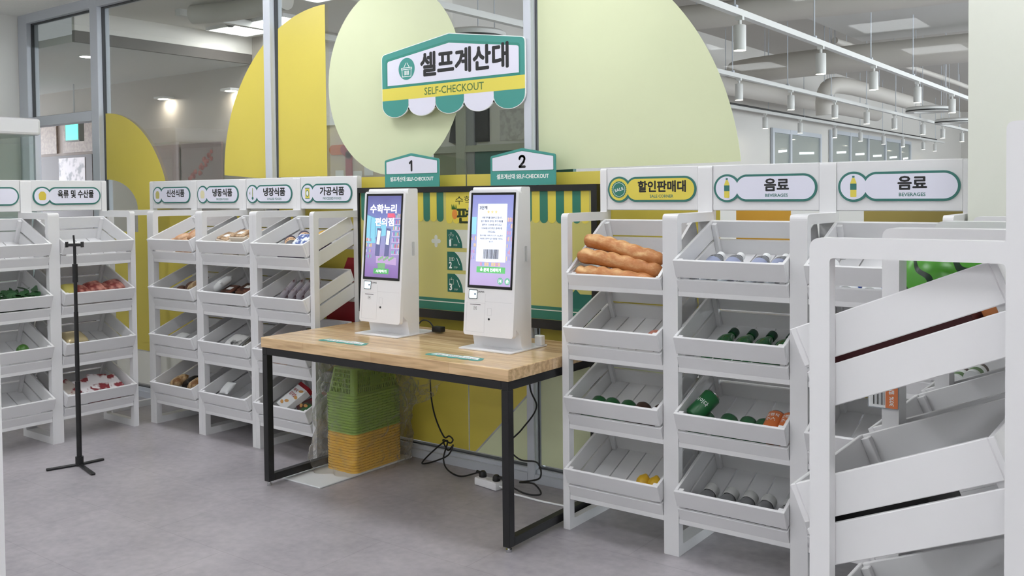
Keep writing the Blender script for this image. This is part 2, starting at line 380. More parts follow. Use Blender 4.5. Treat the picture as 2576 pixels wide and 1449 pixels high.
film([[(-4.27,1.575),(-4.27,2.612)]+[p for p in arc(-4.27,1.60,1.012,90,180,60) if p[0] > -4.725]+[(-4.722,1.575)]], FYEL, 'tall yellow quarter disc film between the grey post and the pale green disc')
film([arc(-3.722,2.115,.524,0,360,72,ry=.545)[:-1]], FPALE, 'large pale green round film disc behind the hanging shop sign')
film([[(-2.700,1.572)]+arc(-2.700,1.45,1.085,6.5,90,40,ry=1.22)+[(-2.700,2.67)]], FPALE, 'big pale green quarter disc film above the sale corner stands')
film([[(-4.722,.07),(-3.181,.07),(-3.181,1.562),(-4.722,1.562)]], FYEL, 'yellow film panel under the table, left of the dark seam')
film([[(-3.172,.07),(-3.135,.07),(-2.768,.440),(-2.768,1.562),(-3.172,1.562)]], FYEL, 'yellow film panel under the table, right of the dark seam')
film([[(-3.121,.07),(-2.768,.07),(-2.768,.426)]], FPALE, 'pale green film corner under the table by the power strip')
film([[(-2.70,.07),(-1.92,.07),(-1.92,.66),(-2.70,.66)]], FPALE, 'pale green film panel low behind the sale corner stand')
film([[(-2.70,.675),(-1.72,.675),(-1.72,1.562),(-2.70,1.562)]], FYEL, 'yellow film panel behind the big framed board, right bay')
film([[(-1.645,1.05),(-1.40,1.05),(-1.40,1.50),(-1.645,1.50)]], mat('amber_film','d9a63a',.42), 'amber film strip behind the first beverages stand')
film([[(-1.10,.6),(-.70,.6),(-.70,1.47),(-1.10,1.47)]], mat('olive_film','c0ad62',.42), 'olive film strip behind the second beverages stand')
film([rpoly([(-4.30,.70),(-3.99,.70),(-3.99,1.085),(-4.10,1.085)],.005)], mat('red_print','b0303a',.45), 'red poster with pink writing beside the processed foods stand',1,'poster')
rp = bpy.data.objects[-1] if False else [o for o in COL.objects if o.name.startswith('window_film')][-1]
rp.name = 'red_poster'
mb = MB(); FMr = front(-4.02,FY-.0018,.93)
strokes(mb, [[(.0,.055),(.0,-.05)],[(.0,.0),(.045,.0)]], .0075, 0, .0004, FMr)
mb.flat([arc(-.085,-.02,.05,0,360,30)[:-1], arc(-.085,-.02,.034,0,360,30)[:-1]], 0, .0004, FMr); mb.flat([arc(-.085,.06,.016,0,360,16)[:-1]],0,.0004,FMr)
mb.obj('lettering', mat('pink_print','f0c9c2',.5), rp)

# hall and lobby behind the glass
struct(MB().box(-7.05,-6.95,5.58,36.1,0,4.2).obj('wall_hall', mat('hall_wall_paint','d2cfca',.65)), 'pale far wall of the hall beyond the glass')
struct(MB().box(-7.05,4.1,36.1,36.2,0,4.2).obj('wall_end', MATS['hall_wall_paint'])); mb = MB().box(4,4.1,WB,36.1,0,.9).box(4,4.1,WB,36.1,3.0,4.2)
for k in range(9): mb.box(4,4.1,WB+k*4-.2+.2*(k==0),WB+k*4+.3,.9,3.0)
struct(mb.obj('wall_hall_right', MATS['hall_wall_paint']), 'right hall wall with daylight windows')
for k in range(8):  # glowing windows added out of view to brighten the hall
    f = struct(MB().flat([rrect(WB+k*4+.3,WB+k*4+3.8,.9,3.0,.001),rrect(WB+k*4+.36,WB+k*4+3.74,.96,2.94,.001)],0,.06,Matrix(((0,0,1,4.0),(1,0,0,0),(0,1,0,0),(0,0,0,1)))).obj('window_%d'%(5+k), ALU),'daylight window of the hall, number %d'%(k+1))
    MB().box(4.02,4.03,WB+k*4+.36,WB+k*4+3.74,.96,2.94).obj('daylight_pane', mat('daylight','f2f6ff',.3,emit=LIGHT_DAY_ADDED), f)
struct(MB().box(-5.3,4.1,WB,36.2,4.2,4.3).box(-7.05,-5.3,6.2,36.2,4.2,4.3).obj('ceiling_hall', HALLC), 'grey painted hall ceiling')
struct(MB().box(-7.2,-5.3,WB,6.2,2.95,3.02).box(-5.3,-5.25,WB,6.2,2.95,4.2).box(-6.95,-5.3,6.15,6.2,2.95,4.2).obj('ceiling_bulkhead', mat('bulkhead_paint','e6e2dc',.7)), 'lower flat ceiling by the lobby')
struct(MB().box(-13,-7.24,WB,5.58,2.70,2.76).obj('ceiling_lobby', mat('lobby_ceiling_paint','cccbc9',.7)))
struct(MB().box(-7.24,-7.2,WB,5.58,2.70,2.79).obj('trim_1', mat('soffit_edge','574f4a',.6)), 'dark soffit edge of the lobby ceiling')
struct(MB().box(-7.24,-7.2,WB,5.58,2.79,2.95).obj('wall_soffit', MATS['bulkhead_paint']))
struct(MB().box(-13,-7.05,5.58,5.68,0,2.95).obj('wall_lobby', mat('lobby_wall_paint','b9b1aa',.65)), 'taupe lobby wall')
struct(MB().box(-13.1,-13,WB,5.68,0,.5).box(-13.1,-13,WB,5.68,2.5,2.95).box(-13.1,-13,WB,4.1,.5,2.5).box(-13.1,-13,5.4,5.68,.5,2.5).obj('wall_lobby_left', MATS['lobby_wall_paint']))
f = struct(MB().flat([rrect(4.1,5.4,.5,2.5,.001),rrect(4.16,5.34,.56,2.44,.001)],0,.06,Matrix(((0,0,1,-13.06),(1,0,0,0),(0,1,0,0),(0,0,0,1)))).obj('window_13', ALU),'daylight window of the lobby')  # out-of-view window added so its glowing pane lights the lobby
MB().box(-13.04,-13.03,4.16,5.34,.56,2.44).obj('daylight_pane', mat('lobby_daylight','f2f6ff',.3,emit=7), f); struct(MB().box(-13.1,-8.02,WF,WB,0,2.97).obj('wall_lobby_near', MATS['lobby_wall_paint']))

# ceiling lights
LP = mat('light_panel','f9fbff',.5,emit=LIGHT_STORE); LH = mat('hall_light_panel','fbfcff',.5,emit=LIGHT_HALL)
n = 0
for y in (-3.0,-1.2,.7,3.05):
    for x in (-6.3,-4.3,-2.3,-.3,1.7):
        if y == .7 and x == -6.3: x = -7.0
        t = thing('ceiling_light', 'square shop ceiling light panel, %s row from the glass wall, %s from the left wall'%(ordinal([3.05,.7,-1.2,-3.0].index(y)), ordinal(int(round((max(x,-6.3)+6.3)/2)))), 'ceiling light', T((x+(1.1 if x < -6 and y > 2 else .3 if x < -4 and y > 2 else 0),y,CZ-.03)), 'shop ceiling light panels')
        MB().flat([rrect(-.32,.32,-.32,.32,.01),rrect(-.29,.29,-.29,.29,.01)],0,.03).obj('frame', PLAST, t)
        MB().box(-.29,.29,-.29,.29,.006,.02).obj('diffuser', LP, t)
t = thing('ceiling_light', 'long bright light panel seen through the glass beside the grey post', 'ceiling light', T((-6.55,5.2,2.92)))
MB().flat([rrect(-.52,.52,-.22,.22,.01),rrect(-.50,.50,-.20,.20,.01)],0,.03).obj('frame', PLAST, t); MB().box(-.5,.5,-.2,.2,.004,.02).obj('diffuser', mat('bright_panel','ffffff',.5,emit=8), t)
for i,(x,y) in enumerate(((2.2,6),(3.2,6),(2.2,12),(3.4,12),(2.2,19),(3.4,19),(2.2,27),(3.4,27))):  # extra ceiling panels, kept out of view, added as light for the hall
    t = thing('ceiling_light', 'added unseen hall light panel, %s row from the glass, %s side'%(ordinal(i//2), 'near' if i%2==0 else 'far'), 'ceiling light', T((x,y,4.15)), 'added hall ceiling light panels')
    MB().flat([rrect(-.34,.34,-.64,.64,.01),rrect(-.3,.3,-.6,.6,.01)],0,.05).obj('frame', PLAST, t); MB().box(-.3,.3,-.6,.6,.01,.03).obj('diffuser', LH, t)
for i,(x,y) in enumerate(((-7.9,4.35),(-8.9,4.2),(-9.9,4.1))):
    t = thing('downlight','round recessed downlight in the low lobby ceiling, %s in the row'%ordinal(i),'downlight',T((x,y,2.70)),'lobby downlights')
    MB().lathe([(.075,0),(.075,-.004),(.06,-.004),(.058,0)],24).obj('trim_ring',PLAST,t); MB().flat([arc(0,0,.058,0,360,24)[:-1]],-.003,-.001).obj('lens',mat('downlight_glow','fff4e4',.4,emit=60),t)
for x,l in ((-8.54,'left'),(-7.43,'right')):
    t = thing('wall_lamp','small white wall lamp throwing light down the lobby wall, %s one'%l,'wall lamp',T((x,5.58,2.47)),'lobby wall lamps')
    MB().box(-.08,.08,-.14,0,-.012,.012,bev=.004).obj('shade',PLAST,t); MB().flat([arc(0,-.075,.055,0,360,24,ry=.05)[:-1]],-.014,-.0125).obj('lens',MATS['downlight_glow'],t)

# ------------------------------------------------------------------ crate stands
SW, DP, PD, PWD = .519, .363, .037, .033          # width, depth, post depth, post thickness
TILT = math.radians(22.6); ZT = [1.19,.888,.588,.28]; CL = .385; CW = SW-2*PWD-.006
def side_mesh():
    o = rpoly([(0,0),(DP,0),(DP,1.568),(DP-.037,1.568),(DP-.037,1.37),(0,1.37)], [0,0,.014,.014,.004,.022], 5)
    h = rpoly([(PD,.042),(DP-.037,.042),(DP-.037,1.333),(PD,1.333)], .008, 4)
    FM = Matrix(((0,0,1,0),(1,0,0,0),(0,1,0,0),(0,0,0,1)))      # (u,v,w) -> (w,u,v)
    return MB().flat([o,h], 0, PWD, FM).mesh('side_frame')
def rail_mesh(z):
    return (MB().box(PWD,SW-PWD,.002,.026,z,z+.022,bev=.002).mesh('front_rail'), MB().box(PWD,SW-PWD,DP-.03,DP-.006,z+.103,z+.125,bev=.002).mesh('rear_rail'))
def crate_mesh(low=False):
    b = MB(); t = .012; M = T((PWD+.003,-.051,0)) @ Rx(TILT); B = .0016
    zz = ((-.075,0),(-.16,-.086))
    for k,(z0,z1) in enumerate(zz):
        if not (low and k == 0): b.box(0,CW,0,t,z0,z1,M,B)
        b.box(0,CW,CL-t,CL,z0,z1,M,B)
        for x0 in (0,CW-t):
            if low and k == 0:
                FM = M @ Matrix(((0,0,1,x0),(1,0,0,0),(0,1,0,0),(0,0,0,1)))
                b.flat([[(.0,-.078),(CL-t,-.075),(CL-t,0),(CL-.04,0)]], 0, t, FM)
            else: b.box(x0,x0+t,t,CL-t,z0,z1,M,B)
    ns = 5; w = (CW-2*t)/ns
    for i in range(ns): b.box(t+i*w+.003,t+(i+1)*w-.003,t,CL-t,-.16,-.15,M)
    for x0 in (t,CW-t-.02):
        b.box(x0,x0+.02,CL-t-.02,CL-t,-.15,-.008,M,B); b.box(x0,x0+.02,t,t+.02,-.15,-.006 if not low else -.09,M,B)
    return b.mesh('crate')
SIDE = side_mesh(); RAILS = [rail_mesh(z-.147) for z in ZT]; CRATE = crate_mesh(); CRLOW = crate_mesh(True)
SBOARD = MB().box(PWD,SW-PWD,.330,.348,1.377,1.568,bev=.003).mesh('sign_board')
def keyhole(off, r1=.0585, r2=.056, c2=.146, Wd=.437):
    a, b, d = r1-off, r2-off, c2-.0585
    x = (d*d+a*a-b*b)/(2*d); h = math.sqrt(max(a*a-x*x,1e-9)); th = math.degrees(math.atan2(h,x)); ph = math.degrees(math.atan2(h,x-d))
    return arc(.0585,0,a,th,360-th,40)+arc(c2,0,b,-ph+360,270,10)[:-1]+arc(Wd-.056,0,b,-90,90,20)+arc(c2,0,b,90,ph,10)[1:]
def stand(M, label, group, crates=(0,1,2,3), low=(), sign=None, sides=(1,1)):
    t = thing('display_stand', label, 'display stand', M, group)
    if sides[0]: so = link('side_frame', SIDE, WHITE, t)
    if sides[1]: so = link('side_frame', SIDE, WHITE, t); so.location = (SW-PWD,0,0)
    for k in crates:
        link('front_rail', RAILS[k][0], WHITE, t); link('rear_rail', RAILS[k][1], WHITE, t); c = link('crate', CRLOW if k in low else CRATE, WHITE, t); c.location = (0,0,ZT[k])
    if sign:
        s = link('sign_board', SBOARD, WHITE, t)
        kr, en, icon, fill = sign; FM = front(.036+.005,.330,1.4705)
        flat('label_border', [keyhole(0)], 0, .005, TEALB, s, None, FM); flat('label_face', [keyhole(.009)], .005, .0056, fill, s, None, FM)
        if kr: text('korean_lettering', kr, .272, .012, min(.235,.052*len(kr)), .052, INK, s, FM, .0058, .035)
        if en: text('english_lettering', en, .272, -.031, min(.20,.0104*len(en)), .0135, TEALB, s, FM, .0058, .02)
        if icon: icon(s, FM)
    return t
def ic_sale(s, FM):
    pts = [(.0585+(.036+(.003 if i%2 else 0))*math.cos(2*PI*i/48), (.036+(.003 if i%2 else 0))*math.sin(2*PI*i/48)) for i in range(48)]
    flat('sale_seal', [pts], .0058, .0062, TEALD, s, None, FM)
    flat('seal_ring', [arc(.0585,0,.0315,0,360,40)[:-1],arc(.0585,0,.030,0,360,40)[:-1]], .0062, .0064, PRW, s, None, FM)
    text('seal_lettering','SALE',.0585,0,.046,.014,PRW,s,FM,.0064,.01,rot=.25)
def ic_bottle(s, FM):
    flat('bottle_picture', [rpoly([(.047,-.040),(.070,-.040),(.070,.015),(.063,.034),(.054,.034),(.047,.015)],.004)], .0058,.0061,YEL,s,None,FM)
    MB().flat([[(.054,.035),(.063,.035),(.063,.042),(.054,.042)]],.0058,.0061,FM).obj('bottle_cap_picture',TEALB,s); MB().flat([[(.0465,-.012),(.0705,-.012),(.0705,.012),(.0465,.012)]],.0061,.0063,FM).obj('bottle_label_picture',TEALB,s)
def ic_thermo(s, FM):
    m = mat('olive_print','8f9a4a',.5)
    MB().flat([rrect(.060,.066,-.02,.038,.003)],.0058,.0061,FM).obj('thermometer_picture',m,s); MB().flat([arc(.063,-.027,.009,0,360,18)[:-1]],.0058,.0061,FM).obj('thermometer_bulb_picture',DGRN,s)
    mb = MB()
    for k in range(3): strokes(mb,[[(.036+.009*math.cos(PI*k/3+.3),.005+.011*math.sin(PI*k/3+.3)),(.036-.009*math.cos(PI*k/3+.3),.005-.011*math.sin(PI*k/3+.3))]],.0008,.0058+k*1e-4,.0060+k*1e-4,FM)
    mb.obj('snowflake_picture',m,s)
def ic_can(s, FM):
    MB().flat([rrect(.040,.077,-.032,.032,.003)],.0058,.0060,FM).obj('tin_picture',YEL,s)
    MB().flat([[(.039,.029),(.078,.029),(.078,.033),(.039,.033)]],.006,.0062,FM).flat([[(.039,-.033),(.078,-.033),(.078,-.029),(.039,-.029)]],.006,.0062,FM).flat([arc(.0585,0,.013,0,360,20,ry=.02)[:-1]],.006,.0062,FM).obj('tin_trim_picture',TEALB,s)
    MB().flat([arc(.0585,0,.009,0,360,20,ry=.015)[:-1]],.0062,.0064,FM).obj('tin_face_picture',PRW,s)
def ic_blob(col):
    def f(s, FM): MB().flat([rpoly([(.038,-.025),(.079,-.025),(.082,.01),(.070,.028),(.047,.028),(.035,.01)],.012)],.0058,.0061,FM).obj('food_picture',mat(col,col,.5),s)
    return f
def M_right(i): return T((-2.2186+i*.5184,3.326,0))
def M_left(i): return T((-5.423+i*.5196,3.38,0))
def M_lw(i): return T((-5.439,2.766-i*.519,0)) @ Rz(PI/2)
def M_side(i): return T((-.587,1.71+.519*(i+1),0)) @ Rz(-PI/2)
ROWS = {}
ROWS['R'] = [stand(M_right(0),'white crate stand headed by the yellow sale corner sign','white stands along the glass wall',low=(0,),sign=('할인판매대','SALE CORNER',ic_sale,YEL)),
 stand(M_right(1),'white crate stand with beverages sign, directly beside the sale corner stand','white stands along the glass wall',sign=('음료','BEVERAGES',ic_bottle,LAV)),
 stand(M_right(2),'white crate stand with beverages sign, half hidden by the nearest stand, beside the pillar','white stands along the glass wall',sign=('음료','BEVERAGES',ic_bottle,LAV))]
ROWS['L'] = [stand(M_left(-1),'white sign frame without crates in the far corner, its sign too blurred to read','white stands left of the table',crates=(),sign=('신선식품','',ic_blob('b9b06a'),LAV)),
 stand(M_left(0),'white crate stand under the frozen foods sign, leftmost crates along the glass wall','white stands left of the table',sign=('냉동식품','FROZEN FOODS',ic_blob('d9d3ae'),LAV)),
 stand(M_left(1),'white crate stand under the chilled foods sign with a thermometer','white stands left of the table',sign=('냉장식품','CHILLED FOODS',ic_thermo,LAV)),
 stand(M_left(2),'white crate stand under the processed foods sign, next to the wooden table','white stands left of the table',sign=('가공식품','PROCESSED FOODS',ic_can,LAV))]
ROWS['W'] = [stand(M_lw(0),'white crate stand behind the black tripod, facing right, holding meat packs','white stands facing right at the far left',sign=('육류 및 수산물','',ic_blob('d0bb48'),LAV)),
 stand(M_lw(1),'white crate stand left of the black tripod, cut by the photo edge, holding greens','white stands facing right at the far left',sign=(None,None,None,LAV))]
ROWS['S'] = [stand(M_side(0),'large white crate stand seen from its side, nearest at the right edge','white stands facing left at the right edge',sign=(None,None,None,LAV)),
 stand(M_side(1),'white crate stand holding the watermelon, second from the near right edge','white stands facing left at the right edge',sign=(None,None,None,LAV)),
 stand(M_side(2),'white crate stand behind the watermelon stand, in front of the pillar','white stands facing left at the right edge',sign=(None,None,None,LAV))]
ROWS['N'] = [stand(T((-1.335-DP,.6,0)) @ Rz(-PI/2),'white stand post cut off at the left photo edge, very close','lone stand at the left edge')]

# ------------------------------------------------------------------ goods in the crates
FZ = -.149                                         # crate slat level in crate space
def CM(row, i, k, x, y, z=FZ):
    if row in 'LW':                                 # heaped goods lie further back and higher on their cartons
        y += .045; z += .033 if z > FZ+.01 else 0
    return ROWS[row][i].matrix_world @ T((PWD+.003,-.051,ZT[k])) @ Rx(TILT) @ T((x,y,z))
def put(name, label, cat, M, group=None): return thing(name, label, cat, M, group)
LAY = Rx(-PI/2)                                    # stand-up axis z -> +y (lying, top towards the back)
def nm(c, **k): return mat(c, c, **k)
# baguettes (crate 0 of the sale corner)
def baguette(L, r, seed):
    rnd = random.Random(seed); ph = rnd.random()*6
    mb = MB(); pts = [(L*t-L/2, .006*math.sin(3*t+ph), .004*math.sin(5*t)) for t in [i/30 for i in range(31)]]
    def rad(t):
        e = math.sqrt(max(0.02,1-(1-min(1,t/.09))**2))*math.sqrt(max(0.02,1-(1-min(1,(1-t)/.09))**2))
        return r*e*(1+.02*math.sin(t*23+ph))
    mb.tube(pts, rad, n=24, smooth=3)
    for v in mb.bm.verts:
        if v.co.z > 0: v.co.z *= 1+.24*(abs(math.sin(v.co.x/L*19+ph+v.co.y*18))-.6)*min(1,v.co.z/r)
    return mb.mesh('baguette', True, 60)
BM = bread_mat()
for lab,(x,y,z),rz,ry,L,sd in (('lowest baguette at the front of the sale corner crate',(.206,.047,-.114),-.03,.03,.39,1),
    ('middle baguette leaning across the sale corner crate',(.214,.090,-.068),-.08,.11,.41,2),
    ('topmost darker baguette tilted over the other loaves',(.216,.142,-.030),-.14,.12,.41,3)):
    M = ROWS['R'][0].matrix_world @ T((PWD+.003,-.051,ZT[0])) @ Rx(TILT) @ T((x,y,z)) @ Rz(rz) @ Ry(ry)
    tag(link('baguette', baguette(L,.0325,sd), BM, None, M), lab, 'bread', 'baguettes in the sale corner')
# fruit
def lemon(c): return MB().lathe([(0,-.040),(.008,-.036),(.022,-.026),(.030,-.008),(.031,.006),(.025,.022),(.012,.033),(.006,.039),(0,.041)],22).mesh('lemon',True)
LM = lemon(0)
for i,x in enumerate((.29,.345)):
    tag(link('lemon', LM, mat('lemon_peel','e0b32c',.4,bump=.2,scale=120), None, CM('R',0,3,x,.14,FZ+.034) @ Rx(-1.1+.2*i)), 'yellow lemon in the lowest sale corner crate, '+('left one' if i==0 else 'right one by the post'), 'fruit', 'lemons')
tag(MB().sph((0,0,0),(.04,.04,.036),u=24,v=16).obj('peach', photo_mat('peach_skin','e8a18c','c8695a',9,.4,.7), None, CM('R',0,1,.345,.155,FZ+.036), True), 'pink peach at the right end of the second sale corner crate','fruit')
# bottles and cans: parts body, cap, label
def bottle_kind(prof, cap, band, mats):
    out = [('body', MB().lathe(prof,28).mesh('bottle_body',True,50), mats[0])]
    if cap: out.append(('cap', MB().lathe(cap,24).mesh('bottle_cap',True,40), mats[1]))
    if band: out.append(('label_band', MB().lathe(band,28).mesh('bottle_label',True,50), mats[2]))
    return out
def bottle(name, kind, label, M, group):
    t = put(name, label, 'bottle' if 'can' not in name else 'can', M, group)
    for n,me,m in kind: link(n, me, m, t)
    return t
GREENB = mat('green_bottle','16592a',.12,coat=.5); CAPG = mat('dark_green_cap','123d2a',.4)
PETC = see_through('clear_plastic','dfe6ea',.05,1.5,body=.25,bodycol='dfe3ea'); NAVY = nm('24356e'); GREYC = mat('grey_bottle','77787a',.3)
K_SOJU = bottle_kind([(0,0),(.028,0),(.033,.006),(.033,.16),(.030,.178),(.018,.205),(.0155,.224),(.0155,.234),(0,.234)],[(.0185,.220),(.0195,.223),(.0195,.252),(.017,.256),(0,.256)],[(.0325,.04),(.0325,.105)],(GREENB,CAPG,nm('cfe0c8')))
K_CLEAR = bottle_kind([(0,0),(.03,0),(.035,.006),(.035,.205),(.026,.228),(.016,.243),(.016,.25),(0,.25)],[(.018,.245),(.018,.268),(0,.27)],[(.0356,.10),(.0356,.19)],(PETC,PRW,nm('98a0bc')))
K_GREY = bottle_kind([(0,0),(.03,0),(.034,.008),(.031,.05),(.034,.10),(.030,.120),(.024,.130),(.024,.136),(0,.136)],[(.0275,.132),(.0295,.134),(.0295,.168),(.026,.173),(0,.173)],None,(GREYC,mat('pale_grey_cap','b9bab8',.45),None))
K_CANG = bottle_kind([(0,0),(.03,0),(.037,.008),(.037,.118),(.030,.126),(0,.126)],[(.0305,.1262),(.0305,.129),(.028,.129),(.027,.1265),(0,.1265)],None,(mat('green_can','1f6236',.3),CHROME,None))
K_CANO = bottle_kind([(0,0),(.03,0),(.037,.008),(.037,.118),(.030,.126),(0,.126)],[(.0305,.1262),(.0305,.129),(.028,.129),(.027,.1265),(0,.1265)],None,(mat('orange_can','d2743e',.35),CHROME,None))
for i,x in enumerate((.07,.155,.265,.345)):
    bottle('clear_bottle', K_CLEAR, 'clear bottle lying in the top beverages crate, %s from its left end'%ordinal(i), CM('R',1,0,x,.015,FZ+.035) @ LAY, 'clear bottles in the top beverages crate')
for i,x in enumerate((.115,.195,.275,.355)):
    bottle('green_bottle', K_SOJU, 'green bottle with dark green cap, %s from left in the second beverages crate'%ordinal(i), CM('R',1,1,x,.016,FZ+.034) @ Rz(-.08) @ LAY @ Rx(0), 'green bottles in the second beverages crate')
for i,x in enumerate((.07,.155,.235,.31,.40)):
    bottle('grey_bottle', K_GREY, 'grey bottle with pale cap, %s from left in the lowest beverages crate'%ordinal(i), CM('R',1,3,x,.016,FZ+.035) @ LAY, 'grey bottles in the lowest beverages crate')
def can_text(t, body, M2, n=3):
    pass
def cantext(t, lines, col, r=.0376):
    """white writing wrapped on the side of a can"""
    mb = []
    for body,zc,w,h in lines:
        src,x0,x1,y0,y1 = text_mesh(body,.02); me = src.copy(); me.materials.clear()
        for v in me.vertices:
            a = (v.co.x-(x0+x1)/2)/(x1-x0)*w/r; z = zc+(v.co.y-(y0+y1)/2)/(y1-y0)*h
            v.co = Vector((r*math.sin(a), -r*math.cos(a), z))
        o = link('can_lettering', me, col, t)
    return t
t = bottle('green_can', K_CANG, 'green can propped on another, left end of the third beverages crate', CM('R',1,2,.034,.080,FZ+.082) @ Rz(-.5) @ Rx(-1.2) @ Rz(.3), 'green cans'); cantext(t,[('사이다',.07,.062,.02)],PRW)
for i,x in enumerate((.06,.145,.225,.30)[0:4]):
    if i == 3: x = .29
    bottle('green_can', K_CANG, 'green can lying in the third beverages crate, %s from left on the slats'%ordinal(i), CM('R',1,2,x-.0+(.015 if i else 0),.03,FZ+.038) @ LAY, 'green cans')
for i,x in enumerate((.352,.412)):
    t = bottle('orange_can', K_CANO, 'orange can in the third beverages crate, '+('left one' if i==0 else 'right one against the side'), CM('R',1,2,x,.05 if i==0 else .045,FZ+.055+.004*i) @ Rx(.15) @ LAY @ Rz(-.15), 'orange cans'); cantext(t,[('오렌지',.098,.052,.016),('주스',.074,.04,.016)],PRW)
for i,x in enumerate((.06,.125,.205)):
    bottle('green_can', K_CANG, 'green can in the third sale corner crate, %s from its left end'%ordinal(i), CM('R',0,2,x+.02,.026,FZ+.038) @ LAY, 'cans in the third sale corner crate')
K_CANB = [('body',K_CANG[0][1],mat('brown_can','4a3430',.35)),('cap',K_CANG[1][1],CHROME)]
for i,x in enumerate((.295,.38)):
    bottle('brown_can', [(n,me.copy() if n=='body' else me,m) for n,me,m in K_CANB] if False else K_CANB, 'dark brown can in the third sale corner crate, '+('left one' if i==0 else 'right one'), CM('R',0,2,x,.026,FZ+.038) @ LAY, 'cans in the third sale corner crate')
K_CANW = bottle_kind([(0,0),(.03,0),(.034,.008),(.034,.115),(.028,.122),(0,.122)],[(.0285,.1222),(.0285,.125),(0,.125)],[(.0345,.03),(.0345,.07)],(PRW,CHROME,nm('3f63b4')))
for i,x in enumerate((.05,.135,.215,.30,.385)):
    bottle('white_can', K_CANW, 'white and blue can in the hidden beverages stand, %s from left in its top crate'%ordinal(i), CM('R',2,0,x,.016,FZ+.036+(.05 if i==0 else 0)) @ Rx(.0) @ LAY, 'white and blue cans')
# watermelon, dark packs, tag and rolled packs on the right-hand row
wm = MB().sph((0,0,0),(.115,.115,.125),u=48,v=32).obj('watermelon', melon_mat(), None, CM('S',1,0,.255,.145,FZ+.124) @ Ry(.35) @ Rx(.3), True)
tag(wm,'green watermelon with dark wavy stripes in the right-hand crates','watermelon')
def carton(name, label, cat, M, sx, sy, sz, m, group=None, bev=.004):
    if M.translation.x < -3.8: sz += .033
    return tag(MB().box(-sx/2,sx/2,-sy/2,sy/2,0,sz,bev=bev,seg=2).obj(name, m, None, M, True), label, cat, group)
carton('dark_red_pack','dark red pack seen through the slat gap of the nearest top crate','food pack',CM('S',0,0,.305,.17,FZ+.001),.2,.27,.085,nm('4a1218'))
carton('orange_pack','small orange pack behind the dark red pack in the slat gap','food pack',CM('S',0,0,.305,.328,FZ+.001),.12,.03,.085,nm('d98a52'))
carton('black_pack','black pack seen through the slat gap of the nearest second crate','food pack',CM('S',0,1,.305,.13,FZ+.001),.2,.19,.085,nm('0d0d10'))
t = thing('price_tag','orange and white price tag on clear holder, on the watermelon stand post','price tag',T((-.583,2.1935,.990)))
MB().flat([rrect(-.034,.034,-.032,.032,.003)],0,.0015,front(0,0,0)).obj('holder',PETC,t); MB().flat([[(-.032,-.03),(.005,-.03),(.005,.03),(-.032,.03)]],.0016,.002,front(0,0,0)).obj('card',PRW,t)
MB().flat([[(.005,-.03),(.032,-.03),(.032,.03),(.005,.03)]],.0016,.002,front(0,0,0)).obj('orange_card',nm('e0814e'),t)
mb = MB()
for i in range(9): mb.flat([[(-.022+.003*i,-.024),(-.022+.003*i+(.0008 if i%3 else .0018),-.024),(-.022+.003*i+(.0008 if i%3 else .0018),.006),(-.022+.003*i,.006)]],.0021,.0024,front(0,0,0))
mb.obj('barcode',INK,t); text('price_lettering','30% 할인',.018,.0,.05,.012,PRW,t,front(0,0,0),.0021,.02,rot=PI/2)
K_ROLL = bottle_kind([(0,0),(.022,0),(.022,.14),(0,.14)],[(.0222,.11),(.0222,.14),(0,.1405)],[(.0224,.03),(.0224,.07)],(PRW,nm('5a4a44'),nm('6a8a5a')))
for i,(x,y) in enumerate(((.36,.06),(.36,.108))):
    t = put('rolled_pack','white printed roll in the crate behind the price tag, '+('front one' if i==0 else 'rear one'),'food pack',CM('S',2,1,x,y+.01,FZ+.135) @ Ry(-PI/2),'white rolled packs')
    for n_,me,m in K_ROLL: link(n_,me,m,t)
carton('roll_carton','white carton under the rolled packs','food pack',CM('S',2,1,.30,.13,FZ+.001),.18,.16,.108,PRW)
# processed foods: tins, tuna tin, blue packs, pouches, snack boxes
TAN = mat('tan_label','d9b088',.4); NVY = mat('dark_navy_label','2a1c3a',.4)
K_TIN = [('body',MB().lathe([(0,0),(.033,0),(.034,.003),(.034,.095),(.033,.098),(0,.098)],30).mesh('tin_body',True,50),CHROME),('tan_label',MB().lathe([(.0344,.004),(.0344,.06)],30).mesh('tin_label',True,50),TAN),('dark_label',MB().lathe([(.0345,.06),(.0345,.094)],30).mesh('tin_label',True,50),NVY)]
for i,(x,y,z,r) in enumerate(((.165,.10,.036,.25),(.235,.15,.045,.3))):
    t = put('tin_can','tan and dark food tin lying in the processed foods crate, '+('front one' if i==0 else 'rear one'),'can',CM('L',3,0,x,y,FZ+z) @ Rz(.9) @ LAY,'food tins')
    for n_,me,m in K_TIN: link(n_,me,m,t)
    cantext(t,[('참치',.03,.05,.02)],INK,.0347)
t = put('flat_tin','flat golden tin leaning beside the food tins','can',CM('L',3,0,.33,.20,FZ+.02) @ Rx(.45)); MB().lathe([(0,0),(.052,0),(.055,.004),(.055,.034),(.053,.037),(.048,.035),(0,.035)],32).obj('body',mat('gold_tin','d2a64a',.3,metal=.4),t,None,True); MB().lathe([(.0555,.006),(.0555,.03)],32).obj('label_band',NVY,t,None,True)
carton('tin_carton','dark carton under the food tins','food pack',CM('L',3,0,.24,.12,FZ+.001),.30,.17,.012,NVY)
carton('blue_pack','blue and white pack in front of the flat golden tin','food pack',CM('L',3,0,.30,.10,FZ+.03) @ Rx(.3),.11,.09,.03,photo_mat('blue_white_print','3b5596','dfe6f0',40,.45,.55))
